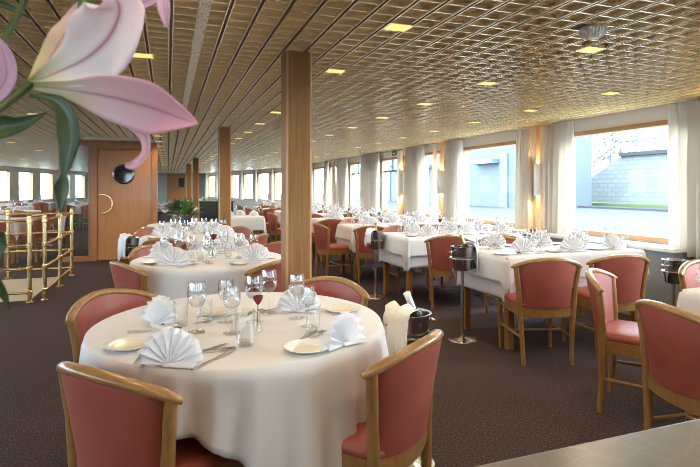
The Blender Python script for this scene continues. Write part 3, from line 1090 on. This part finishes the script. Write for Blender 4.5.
def setting(place, cx_, cy_, ang, r0, seed, full=True):
    """one place setting at angle ang of a round table"""
    rnd = random.Random(seed)
    ux, uy = math.cos(ang), math.sin(ang); tx, ty = -uy, ux
    P = lambda r_, s_: (cx_ + ux * r_ + tx * s_, cy_ + uy * r_ + ty * s_)
    x, y = P(r0, 0); put(NK[seed % 3], 'napkin', 'white fan napkin', place, x, y, -TH * .8 + rnd.uniform(-.5, .5), 1.0)
    x, y = P(r0 - .01, -.20); put(PL, 'plate', 'cream bread plate', place, x, y, 0)
    for k_, s_ in enumerate((.105, .13)):
        x, y = P(r0 - .01, s_); put(KN, 'knife', 'steel table knife', place, x, y, ang + PI + rnd.uniform(-.05, .05), z=TZ + .001)
    x, y = P(r0, -.11); put(FK, 'fork', 'steel table fork', place, x, y, ang + PI, z=TZ + .001)
    for pr, kd, rr, s_ in ((WG, 'stemmed wine glass', .2, .12), (WG, 'stemmed wine glass', .245, .03), (WS, 'small stemmed glass', .28, .19), (TB, 'straight tumbler', .155, .02)):
        x, y = P(rr + rnd.uniform(-.01, .01), s_ + rnd.uniform(-.01, .01)); put(pr, 'glass', kd, place, x, y, 0)


for tt, place, base in ((T2, 'the second round table', 5), (T3, 'the third round table', 9)):
    for k_, a_ in enumerate((-130, -45, 45, 135)):
        setting(place, *tt, math.radians(a_ + 4 * k_), .42, base + k_)
p = wp(217, 268, TZ)
put(RV, 'flower vase', '', 'the second round table', T2[0] + .02, T2[1], .5, 1.25, label='vase with a dark red rose on the second round table')


def rect_setting(place, x, y, up, seed, lite=False):
    rnd = random.Random(seed)
    s_ = 1 if up else -1
    put(NK[seed % 3], 'napkin', 'white fan napkin', place, x, y, -TH + rnd.uniform(-.6, .6), 1.0)
    put(WG, 'glass', 'stemmed wine glass', place, x + .15 * s_, y + .10 * s_)
    put(WG if seed % 2 else WS, 'glass', 'stemmed wine glass', place, x + .08 * s_, y + .15 * s_)
    if not lite:
        put(TB, 'glass', 'straight tumbler', place, x + .2 * s_, y + .06 * s_)
        put(PL, 'plate', 'cream bread plate', place, x - .2 * s_, y + .01)
        put(KN, 'knife', 'steel table knife', place, x + .115 * s_, y, PI / 2 * s_, z=TZ + .001)
        put(FK, 'fork', 'steel table fork', place, x - .1 * s_, y, PI / 2 * s_, z=TZ + .001)


for i, k in enumerate('ABDEFGHI'):
    a, b_ = ROWS[k]
    lite = k in 'EFGHI'
    pl = NAME[k]
    for j, x in enumerate((2.8, 3.32, 3.78)):
        rect_setting(pl, x, a + .15, True, 40 + i * 7 + j, lite)
        rect_setting(pl, x + .03, b_ - .15, False, 43 + i * 7 + j, lite)
    put(RV, 'flower vase', '', pl, 3.10 if k != 'D' else 3.0, (a + b_) / 2 + .03, .3 * i, 1.2, label='vase with a dark red rose on ' + pl)
pl = NAME['C']
p = wp(690, 291, TZ); put(NK[1], 'napkin', '', pl, 2.80, 1.93, -TH + .3, 1.15, label='white folded napkin on ' + pl)
put(WG, 'glass', '', pl, 3.1, 1.6, label='wine glass on ' + pl)
for i, (x, y, a, b_, nm) in enumerate(BG):
    for j, (dx, dy) in enumerate(((-.25, -.15), (.22, -.15), (.0, .18))):
        put(NK[(i + j) % 3], 'napkin', 'white fan napkin', nm, x + dx, y + dy, -TH + .3 * j)
        put(WG, 'glass', 'stemmed wine glass', nm, x + dx + .12, y + dy + .05)

# flower arrangements on the farthest round table
def plant(x, y, seed, white, label, h=.25):
    rnd = random.Random(seed)
    r = tag(empty('flower_arrangement', (x, y, TZ)), label, 'flower arrangement'); r.scale = (1.35,) * 3
    q = MB(); q.lathe([(0, 0), (.05, 0), (.062, .05), (.06, .10), (.055, .10), (.055, .05), (0, .01)], 20); q.build('vase', M['black'] if not white else M['glass'], r)
    q = MB()
    for k_ in range(70):
        a_ = rnd.uniform(0, 6.28); el = rnd.uniform(.1, 1.4); L_ = rnd.uniform(.10, .20)
        d_ = Vector((math.cos(a_) * math.cos(el), math.sin(a_) * math.cos(el), math.sin(el)))
        b0 = Vector((0, 0, .10)) + d_ * .04; tip = b0 + d_ * L_ - Vector((0, 0, .03 * math.cos(el)))
        sd = d_.cross(Vector((0, 0, 1))).normalized() * .026; md = (b0 + tip) / 2 + Vector((0, 0, .015))
        q.add([b0, md + sd, tip, md - sd, md + Vector((0, 0, -.005))], [(0, 1, 4), (1, 2, 4), (2, 3, 4), (3, 0, 4)])
    q.build('foliage', mat('arrangement_leaf_%s' % seed, (.05, .075, .035) if white else (.10, .19, .04), .5), r)
    if white:
        for k_ in range(15):
            a_ = rnd.uniform(0, 6.28); rr = rnd.uniform(.08, .22)
            c_ = Vector((rr * math.cos(a_), rr * math.sin(a_), .17 + rnd.uniform(-.05, .06)))
            q = MB()
            for m_ in range(6):
                aa = m_ * PI / 3; t_ = Vector((math.cos(aa), math.sin(aa), .8)) * .055; s_ = Vector((-math.sin(aa), math.cos(aa), 0)) * .026
                q.add([c_, c_ + t_ * .5 + s_, c_ + t_, c_ + t_ * .5 - s_], [(0, 1, 2, 3)])
            q.build('flower', M['napkin'], r)
    return r


pw = dp(178, 224, 7.9); plant(pw.x, pw.y, 3, True, 'white flowers with dark leaves, left of the green arrangement')
pw = dp(187, 226, 7.4); plant(pw.x, pw.y, 4, False, 'bushy green arrangement in a black pot on the far round table')

for (kind, place), lst in REG.items():
    lst.sort(key=lambda o: pix(o.location))
    n_ = len(lst)
    names = ['leftmost', 'second', 'third', 'fourth', 'fifth', 'sixth', 'seventh', 'eighth', 'ninth', 'tenth', 'eleventh', 'twelfth', 'thirteenth', 'fourteenth', 'fifteenth', 'sixteenth', 'seventeenth', 'eighteenth']
    for i, o in enumerate(lst):
        if i == n_ - 1 and n_ > 1:
            s_ = 'rightmost'
        else:
            s_ = names[i] + (' from left' if i else '')
        o['label'] = '%s %s on %s' % (s_, kind, place)


# ------------------------------------------------------------------ wine coolers
def cooler(x, y, rim, label, bottle=None, cloth_side=None, br=.10, low=False, where=''):
    r = tag(empty('bucket_stand', (x, y, 0)), 'steel bucket stand ' + where, 'stand', 'wine bucket stands')
    q = MB(); q.lathe([(0, .03), (.02, .03), (.05, .02), (.12, .008), (.125, 0), (0, 0)], 28); q.build('base', M['steel'], r)
    zb = rim - .20
    q = MB(); q.tube([(0, 0, .015), (0, 0, zb - .002)], .014, 12); q.build('pole', M['pole'], r)
    q = MB(); n_ = 28; q.tube([(br * 1.04 * math.cos(2 * PI * k_ / n_), br * 1.04 * math.sin(2 * PI * k_ / n_), rim - .10) for k_ in range(n_ + 1)], .006, 6)
    q.lathe([(.02, zb - .02), (.06, zb - .006), (.06, zb - .003), (0, zb - .003)], 20)
    for k_ in range(3):
        a_ = 2 * PI * k_ / 3; q.tube([(.055 * math.cos(a_), .055 * math.sin(a_), zb - .005), (br * 1.04 * math.cos(a_), br * 1.04 * math.sin(a_), rim - .10)], .005, 6)
    q.build('holder_ring', M['steel'], r)
    bk = tag(empty('ice_bucket', (x, y, zb)), 'steel ice bucket ' + where, 'bucket', 'ice buckets')
    q = MB(); q.lathe([(0, 0), (.072, 0), (.078, .01), (br - .005, .17), (br, .198), (br + .006, .2), (br - .006, .2), (br - .012, .17), (.07, .012), (0, .01)], 28); q.build('bucket_body', M['steel_dark'], bk)
    for s_ in (-1, 1):
        q = MB(); q.tube([(s_ * br * .98, -.03, .16), (s_ * (br + .03), -.02, .155), (s_ * (br + .03), .02, .155), (s_ * br * .98, .03, .16)], .005, 6); q.build('bucket_handle', M['steel'], bk)
    if bottle:
        dx, dy, foil = bottle
        bt_ = tag(empty('wine_bottle', (x + dx * -.25, y + dy * -.25, zb + .012)), 'dark wine bottle leaning in the bucket ' + where, 'bottle', 'bottles in buckets')
        ax = Vector((dx, dy, 1)).normalized()
        prof = [(.0, .0), (.036, .0), (.037, .16), (.03, .19), (.016, .22), (.0145, .22)]
        rot = Vector((0, 0, 1)).rotation_difference(ax).to_matrix()
        q = MB(); q.lathe(prof, 20); q.v = [tuple(rot @ Vector(v)) for v in q.v]; q.build('bottle_body', M['bottle'], bt_)
        q = MB(); q.lathe([(.0148, .215), (.0148, .29), (.017, .292), (.017, .305), (.0, .308)], 16); q.v = [tuple(rot @ Vector(v)) for v in q.v]; q.build('bottle_foil', M[foil], bt_)
    if cloth_side is not None:
        a0, wdt, dlen, mm = cloth_side
        q = MB(); P = []
        n_ = 12
        rnd = random.Random(int(x * 100))
        for i in range(n_ + 1):
            u = (i / n_ - .5) * wdt; row = []
            for j, (rr, zz) in enumerate([(.02, .235), (.055, .232), (.085, .222), (br + .012, .208), (br + .020, .19), (br + .024, .14), (br + .028, .08), (br + .03, .21 - dlen)]):
                k_ = a0 + u * (1.0 + .15 * math.sin(j)); wav = .008 * math.sin(i * 1.6 + j * .3) * (j / 7)
                zz2 = zz + (.012 * math.cos(i * .9) if j < 3 else 0) - (.03 * math.sin(i * .5) if j == 7 else 0)
                # straight hang: keep the width constant rather than fan out
                dirv = Vector((math.cos(a0), math.sin(a0), 0)); tv = Vector((-math.sin(a0), math.cos(a0), 0))
                w_ = u * .095
                rad_ = math.sqrt(max(1e-4, (rr + wav) ** 2 - min(w_ * w_, (rr + wav) ** 2 * .98))) if j >= 3 else rr + wav
                row.append(dirv * rad_ + tv * w_ + Vector((0, 0, zz2)))
            P.append(row)
        q.grid(P, n_ + 1, 8)
        o = q.build('service_napkin', M[mm]); o.location = (x, y, zb)
        sm = o.modifiers.new('thickness', 'SOLIDIFY'); sm.thickness = .003
        tag(o, 'white service cloth draped over the bucket ' + where, 'napkin', 'service cloths on buckets')


p = wp(411, 464, 0)
cooler(1.07, 2.17, .715, '', (-.42, .05, 'foilwhite'), (math.radians(205), 1.55, .27, 'napkin_cream'), where='beside the large chair right of the front table')
cooler(2.38, 3.80, .80, '', (-.30, .15, 'foil'), (math.radians(-20), 1.4, .20, 'napkin'), where='left of the largest window table')
cooler(2.33, 5.62, .78, '', (-.1, -.2, 'foil'), (math.radians(190), 1.4, .16, 'napkin'), where='left of the second window table')
cooler(4.14, 3.22, .68, '', None, None, br=.095, where='by the wall under the largest window')
cooler(-.40, 6.28, .74, '', None, (math.radians(215), 1.6, .24, 'napkin'), where='in front of the wooden porthole door')

# ------------------------------------------------------------------ brass railing round the stairwell
r = tag(empty('brass_railing', (-1.4, 6.7, 0)), 'brass railing of crossed bars round the stairwell at left', 'railing')


def rel(v):
    return (v[0] + 1.4, v[1] - 6.7, v[2])


for (x, y) in ((-1.47, 6.63), (-1.34, 6.73), (-1.34, 7.62), (-1.34, 8.47), (-2.15, 8.5), (-2.30, 6.63), (-3.1, 6.63), (-3.0, 8.5)):
    q = MB(); q.tube([rel((x, y, 0)), rel((x, y, .99))], .022, 12); q.lathe([(.045, 0), (.045, .012), (.025, .025)], 16, rel((x, y, 0)))
    q.lathe([(.022, .985), (.027, .995), (.02, 1.01), (0, 1.015)], 14, rel((x, y, 0)))
    for zz in (.12, .39, .65, .93):
        q.lathe([(.022, zz - .03), (.032, zz - .02), (.032, zz + .02), (.022, zz + .03)], 12, rel((x, y, 0)))
    q.build('post', M['brass'], r)
for (a, b_) in (((-3.5, 6.63), (-1.47, 6.63)), ((-1.34, 6.73), (-1.34, 8.47)), ((-1.34, 8.5), (-3.5, 8.5))):
    for zz in (.12, .39, .65, .93):
        q = MB(); q.tube([rel((*a, zz)), rel((*b_, zz))], .016, 10); q.build('rail', M['brass'], r)
q = MB(); q.tube([rel((-1.47, 6.63, .99)), rel((-1.34, 6.73, .99))], .018, 10); q.build('rail', M['brass'], r)

# ------------------------------------------------------------------ wall bits
r = tag(empty('wall_socket', (XR, 3.42, .60)), 'round electrical socket on the wall below the right curtain', 'socket')
q = MB(); q.box(-.012, 0, -.045, .045, -.045, .045); q.build('face_plate', M['white'], r, smooth=False, bevel=.004)
q = MB(); q.lathe([(0, .003), (.02, .003), (.022, .012), (.024, .012), (.024, 0)], 18); q.v = [(-v[2] - .004, v[0], v[1]) for v in q.v]; q.build('socket_well', M['greypanel'], r)
r = tag(empty('exit_sign', (XR, 10.25, 2.065)), 'small green exit sign above the window with a dark transom', 'sign')
q = MB(); q.box(-.015, 0, -.11, .11, -.05, .05); q.build('sign_plate', mat('sign_green', (.03, .16, .07), .5), r, smooth=False)
q = MB(); q.add([(-.018, .02, .025), (-.018, .02, -.03), (-.018, .065, -.0025)], [(0, 1, 2)]); q.box(-.018, -.0155, -.06, .02, -.012, .007); q.build('arrow', M['white'], r, smooth=False)

# ------------------------------------------------------------------ foreground counter
r = tag(empty('counter', (.9, .42, 0)), 'grey patterned counter top in the bottom right foreground', 'counter')
q = MB(); q.box(-1.75, 2.3, -.22, .29, .82, .85); q.build('worktop', M['counter'], r, smooth=False, bevel=.004)
q = MB(); q.box(-1.7, 2.25, -.18, .24, .0, .82); q.build('cabinet_body', M['greypanel'], r, smooth=False)
# ------------------------------------------------------------------ lilies
def petal_mat(name, stops, rough=.5, trans=.35):
    m_ = mat(name, (1, 1, 1), rough)
    uv = nd(m_, 'ShaderNodeUVMap'); sp = nd(m_, 'ShaderNodeSeparateXYZ'); lk(m_, uv.outputs[0], sp.inputs[0])
    ca = ramp(m_, sp.outputs[0], stops)
    # midrib and edges follow the petal's own width
    ab = nd(m_, 'ShaderNodeMath', operation='SUBTRACT'); ab.inputs[1].default_value = .5; lk(m_, sp.outputs[1], ab.inputs[0])
    a2 = nd(m_, 'ShaderNodeMath', operation='ABSOLUTE'); lk(m_, ab.outputs[0], a2.inputs[0])
    rb = ramp(m_, a2.outputs[0], [(.0, (1, 1, 1)), (.035, (.25, .25, .25)), (.09, (0, 0, 0))])
    mx_ = nd(m_, 'ShaderNodeMix', data_type='RGBA'); lk(m_, rb, mx_.inputs[0]); lk(m_, ca, mx_.inputs[6])
    mx_.inputs[7].default_value = (.52, .20, .22, 1) if 'leaf' not in name else (.10, .16, .06, 1)
    vz = tex_noise(m_, 'UV', (3, 40, 1), 3, 3)
    m3 = nd(m_, 'ShaderNodeMix', data_type='RGBA', blend_type='MULTIPLY'); m3.inputs[0].default_value = .25
    lk(m_, mx_.outputs[2], m3.inputs[6]); lk(m_, ramp(m_, vz, [(.3, (.8, .75, .75)), (.7, (1, 1, 1))]), m3.inputs[7])
    b_ = bsdf(m_); lk(m_, m3.outputs[2], b_.inputs['Base Color'])
    tr_ = nd(m_, 'ShaderNodeBsdfTranslucent'); lk(m_, m3.outputs[2], tr_.inputs[0])
    ms = nd(m_, 'ShaderNodeMixShader'); ms.inputs[0].default_value = trans
    lk(m_, b_.outputs[0], ms.inputs[1]); lk(m_, tr_.outputs[0], ms.inputs[2]); lk(m_, ms.outputs[0], m_.node_tree.nodes['Material Output'].inputs[0])
    return m_


PW = petal_mat('petal_white', [(0, (.35, .42, .12)), (.14, (.76, .74, .50)), (.32, (.95, .90, .87)), (.7, (.95, .84, .85)), (1, (.88, .66, .72))])
PP = petal_mat('petal_pink', [(0, (.45, .50, .16)), (.2, (.80, .70, .50)), (.40, (.86, .64, .66)), (.7, (.80, .43, .50)), (1, (.80, .46, .55))])
PB = petal_mat('petal_blush', [(0, (.40, .45, .16)), (.2, (.66, .58, .36)), (.6, (.72, .56, .48)), (1, (.74, .52, .56))])
PLI = petal_mat('petal_lilac', [(0, (.62, .40, .52)), (.5, (.70, .48, .62)), (1, (.68, .46, .60))])
LF = petal_mat('leaf_green', [(0, (.07, .10, .03)), (.5, (.035, .062, .016)), (1, (.045, .072, .024))], .4, .15)


def catmull(P, t):
    n_ = len(P) - 1; f = min(t * n_, n_ - 1e-6); i = int(f); u = f - i
    g_ = lambda k_: P[max(0, min(n_, k_))]
    a, b_, c_, d_ = g_(i - 1), g_(i), g_(i + 1), g_(i + 2)
    return .5 * ((2 * b_) + (c_ - a) * u + (2 * a - 5 * b_ + 4 * c_ - d_) * u * u + (3 * b_ - a - 3 * c_ + d_) * u ** 3)


def blade(name, pts, widths, m_, parent, twist=0, cup=.3, ruffle=0, view=None, thick=.0012, nu=28, nv=13):
    """petal or leaf: a spine through pts with half widths, cupped across, turned by twist about its spine"""
    pts = [Vector(p) for p in pts]
    tw = twist if hasattr(twist, '__len__') else [twist] * len(pts)
    eye = Vector((0, 0, EYE))
    me = bpy.data.meshes.new(name); bm = bmesh.new(); uvl = bm.loops.layers.uv.new('UVMap')
    V = []
    for i in range(nu + 1):
        t = i / nu
        p = catmull(pts, t); d_ = (catmull(pts, min(1, t + .02)) - catmull(pts, max(0, t - .02))).normalized()
        wd = max(.0004, catmull([Vector((x, 0, 0)) for x in widths], t).x)
        a_ = catmull([Vector((x, 0, 0)) for x in tw], t).x
        v_ = Vector((-.3, -1, .1))
        side = d_.cross(v_).normalized(); nrm = side.cross(d_).normalized()
        R = Matrix.Rotation(a_, 3, d_); side = R @ side; nrm = R @ nrm
        row = []
        for j in range(nv):
            u = -1 + 2 * j / (nv - 1)
            rf = ruffle * math.sin(t * 17 + (2 if u > 0 else 0)) * abs(u) ** 3 * wd
            row.append(bm.verts.new(p + side * (u * wd) + nrm * (cup * wd * u * u + rf)))
        V.append(row)
    for i in range(nu):
        for j in range(nv - 1):
            f = bm.faces.new((V[i][j], V[i + 1][j], V[i + 1][j + 1], V[i][j + 1])); f.smooth = True
            for lp, (ii, jj) in zip(f.loops, ((i, j), (i + 1, j), (i + 1, j + 1), (i, j + 1))):
                lp[uvl].uv = (ii / nu, jj / (nv - 1))
    bm.to_mesh(me); bm.free(); me.materials.append(m_)
    o = bpy.data.objects.new(name, me); col.objects.link(o); o.parent = parent
    sm = o.modifiers.new('thickness', 'SOLIDIFY'); sm.thickness = thick; sm.offset = 0
    return o


def px(*pts):
    return [dp(*p) for p in pts]


K = .5 / FPX
vase_at = Vector((-.52, .42, .85))
r = tag(empty('lily_vase', vase_at), 'clear glass vase holding the lilies, beyond the left frame edge', 'vase')
q = MB(); q.lathe([(0, 0), (.05, 0), (.055, .01), (.045, .1), (.06, .24), (.057, .24), (.042, .1), (.05, .014), (0, .012)], 28); q.build('vase_body', M['glass'], r)
mouth = vase_at + Vector((0, 0, .05))
L1 = tag(empty('lily', mouth), 'large open pink and white lily close to the camera, upper left', 'flower', 'lilies in the foreground')
inv = -mouth


def sh(pts):
    return [p + inv for p in pts]


neck = dp(31, 83, .52)
q = MB(); q.tube(sh([mouth, mouth + Vector((.12, .05, .22)), dp(-40, 140, .47), dp(0, 108, .5), dp(20, 93, .515), neck]), [.004, .004, .0042, .0042, .0042, .005], 10); q.build('stem', LF, L1)
blade('petal', sh(px((31, 83, .52), (56, 73, .515), (87, 58, .50), (110, 36, .485), (120, 10, .475), (112, -8, .47))), [x * K for x in (4, 14, 30, 36, 27, 6)], PW, L1, [.1, .12, .1, .05, 0, 0], .30, .12)
blade('petal', sh(px((31, 84, .52), (50, 58, .545), (64, 36, .55), (78, 16, .56), (88, -4, .565))), [x * K for x in (4, 13, 15, 12, 4)], PB, L1, -.3, .3, .05)
blade('petal', sh(px((31, 85, .52), (70, 90, .505), (112, 97, .48), (150, 107, .465), (178, 117, .455), (198, 124, .45))), [x * K for x in (4, 10, 22, 25, 13, .8)], PP, L1, [.4, .45, .55, .5, .3, 0], .28, .07)
blade('petal', sh(px((40, 86, .53), (85, 92, .555), (118, 112, .565), (143, 133, .57), (147, 152, .565), (136, 165, .555), (125, 165, .55))), [x * K for x in (4, 9, 9, 7, 6, 6, 2)], PLI, L1, [.1, 0, 0, .3, .5, .3, 0], .4, .04)
blade('petal', sh(px((36, 80, .53), (80, 40, .58), (115, 15, .59), (135, 5, .585), (160, -2, .58))), [x * K for x in (3, 12, 14, 10, 4)], PLI, L1, .2, .3, .06)
blade('leaf', sh(px((30, 96, .51), (50, 98, .50), (66, 111, .49), (72, 138, .485), (68, 160, .485), (64, 174, .485), (63, 190, .487), (60, 214, .49))), [x * K for x in (1.5, 4, 11, 13, 8, 3, 8, .6)], LF, L1, [0, .2, .4, .3, .3, -.2, .2, .2], .3, .03)
blade('leaf', sh(px((-30, 150, .46), (0, 128, .47), (20, 124, .475), (46, 113, .48))), [x * K for x in (3, 10, 7, .6)], LF, L1, .25, .3)
L2 = tag(empty('lily', mouth), 'second lily showing one pink petal at the left frame edge', 'flower', 'lilies in the foreground')
q = MB(); q.tube(sh([mouth, mouth + Vector((.02, .06, .25)), dp(-60, 150, .5), dp(-30, 100, .52)]), [.004] * 4, 8); q.build('stem', LF, L2)
for a_ in ([(-30, 100, .52), (-8, 96, .515), (6, 78, .51), (4, 55, .505), (-4, 36, .5)], [(-30, 100, .52), (-60, 90, .5), (-90, 60, .48), (-100, 30, .47)], [(-30, 100, .52), (-40, 70, .54), (-50, 40, .55), (-60, 10, .56)], [(-30, 100, .52), (-50, 120, .5), (-85, 130, .48), (-110, 120, .47)]):
    blade('petal', sh(px(*a_)), [x * K for x in ([4, 10, 10, 8, 1] if len(a_) == 5 else [4, 14, 14, 1])], PLI, L2, .3, .3, .06)
L3 = tag(empty('lily', mouth), 'third lily above the frame, one pale petal tip hanging at the top edge', 'flower', 'lilies in the foreground')
q = MB(); q.tube(sh([mouth, mouth + Vector((.05, .08, .28)), dp(-35, 100, .5), dp(0, 48, .52), dp(14, 22, .53), dp(25, 0, .535), dp(45, -45, .54), dp(110, -60, .54)]), [.0036] * 8, 10); q.build('stem', LF, L3)
blade('petal', sh(px((110, -60, .54), (140, -35, .53), (160, -8, .52), (165, 12, .515), (166, 28, .512))), [x * K for x in (4, 8, 7, 6, 1.2)], PLI, L3, .1, .35, .05)
for a_ in ([(110, -60, .54), (120, -85, .52), (150, -110, .5)], [(110, -60, .54), (150, -60, .53), (195, -70, .52)], [(110, -60, .54), (85, -80, .52), (70, -120, .5)]):
    blade('petal', sh(px(*a_)), [x * K for x in (4, 16, 1)], PLI, L3, .2, .3, .06)
blade('leaf', sh(px((45, -45, .54), (96, -30, .545), (88, 0, .55), (80, 18, .552), (73, 34, .555))), [x * K for x in (2, 9, 9, 5, .5)], petal_mat('leaf_young', [(0, (.10, .16, .05)), (1, (.20, .26, .09))], .5, .3), L3, .2, .3)
blade('leaf', sh(px((-40, -10, .53), (-10, 0, .535), (12, 8, .54), (32, 19, .545))), [x * K for x in (3, 4, 3, .5)], LF, L3, .2, .3)
blade('leaf', sh([mouth, mouth + Vector((.03, .03, .12)), dp(-40, 250, .47), dp(-10, 275, .48), dp(3, 292, .485), dp(9, 309, .49)]), [x * K for x in (2, 8, 9, 7, 5, .5)], LF, L2, .2, .3)

# ------------------------------------------------------------------ outside
GZ = -.35
q = MB(); q.box(6.0, 120, -60, 140, GZ - .2, GZ); struct(q.build('floor_quay', M['stone'], smooth=False))
q = MB(); q.box(-120, -8, -60, 140, GZ - .2, GZ); struct(q.build('floor_left_bank', M['stone'], smooth=False))
q = MB(); q.box(-8, 6, -60, -6, GZ - .2, GZ); struct(q.build('floor_stern_bank', M['stone'], smooth=False))
WX = 40
q = MB(); q.box(WX - 2.2, WX, -20, 90, GZ, GZ + .25); tag(q.build('grass_verge', M['grass'], smooth=False), 'strip of green grass along the foot of the quay wall', 'grass')
q = MB(); q.box(WX - 7.5, WX - 7.2, -20, 34, GZ, GZ + .15); tag(q.build('kerb', M['stone'], smooth=False), 'pale kerb along the quay road', 'kerb')
r = tag(empty('quay_wall', (WX, 30, GZ)), 'pale stone quay wall seen through the largest window', 'wall')
q = MB()
yt = lambda yy: yy - 30
# wall in profile: high on the right (low Y), stairs falling towards higher Y
prof = [(-50, 4.6), (yt(36.5), 4.6), (yt(43.5), .9), (60, .9)]
q.add([(0, a, 0) for a, h_ in prof] + [(0, a, h_) for a, h_ in prof] + [(3, a, 0) for a, h_ in prof] + [(3, a, h_) for a, h_ in prof],
      [(0, 1, 5, 4), (1, 2, 6, 5), (2, 3, 7, 6), (4, 5, 13, 12), (5, 6, 14, 13), (6, 7, 15, 14), (8, 12, 13, 9), (9, 13, 14, 10), (10, 14, 15, 11)])
q.build('masonry', M['quaywall'], r, smooth=False)
q = MB(); q.box(-.3, 3, -50, yt(36.5), 4.6, 4.95); q.build('coping', M['stone'], r, smooth=False)
q = MB()
for k_ in range(22):
    t = k_ / 21; q.box(2.9, 5.5, yt(36.5 + 7 * t), yt(36.5 + 7 * t) + .4, 0, 4.6 - 3.7 * t + .15)
q.build('stair_flight', M['stone'], r, smooth=False)
q = MB(); q.tube([(0, -50, 6.0), (0, yt(36.5), 6.0), (0, yt(43.5), 2.2), (0, 60, 2.2)], .09, 6)
q.tube([(0, -50, 5.5), (0, yt(36.5), 5.5), (0, yt(43.5), 1.7), (0, 60, 1.7)], .03, 6)
for k_ in range(70):
    a = -20 + k_ * .8
    h_ = 4.6 if a < yt(36.5) else max(.9, 4.6 - 3.7 * (a - yt(36.5)) / 7)
    q.tube([(0, a, h_), (0, a, h_ + 1.4)], .05, 5)
q.build('handrail', M['iron'], r, smooth=False)
# pale blue building beyond the second window
r = tag(empty('harbour_building', (27, 44, GZ)), 'pale blue quayside building seen through the second window', 'building')
q = MB(); q.box(0, 8, -9, 26, 0, 7.2); q.build('wall_block', M['facade'], r, smooth=False)
for k_ in range(5):
    q = MB(); q.box(-.15, 0, -8 + k_ * 6, -7.0 + k_ * 6, 0, 4.6); q.build('door_panel', M['facadedark'], r, smooth=False)
    q = MB(); q.box(-.8, 0, -6.8 + k_ * 6, -3.5 + k_ * 6, 3.8, 4.15); q.build('awning', M['facadedark'], r, smooth=False)
# bare trees behind the wall
for i, (x, y) in enumerate(((50, 12), (52, 21), (49, 30), (54, 39), (51, 48), (48, 57))):
    rnd = random.Random(90 + i)
    r = tag(empty('tree', (x, y, GZ)), '%s bare tree from the right above the stone quay wall' % ORD[i].replace('nearest', 'first').replace('second first', 'second'), 'tree', 'trees beyond the quay wall')
    q = MB(); q.tube([(0, 0, 0), (.1, 0, 3), (0, .1, 6)], [.3, .24, .14], 8); q.build('trunk', M['iron'], r)
    q = MB()
    for k_ in range(1100):
        v = Vector((rnd.gauss(0, 1.5), max(-3.9, min(3.9, rnd.gauss(0, 2.0))), 8.0 + rnd.gauss(0, 1.8))); s_ = rnd.uniform(.12, .34)
        a = Vector((rnd.uniform(-1, 1), rnd.uniform(-1, 1), rnd.uniform(-1, 1))).normalized() * s_; b_ = a.orthogonal().normalized() * s_ * .6
        q.add([v - a, v + b_, v + a, v - b_], [(0, 1, 2, 3)])
    q.build('crown', M['tree'], r, smooth=False)
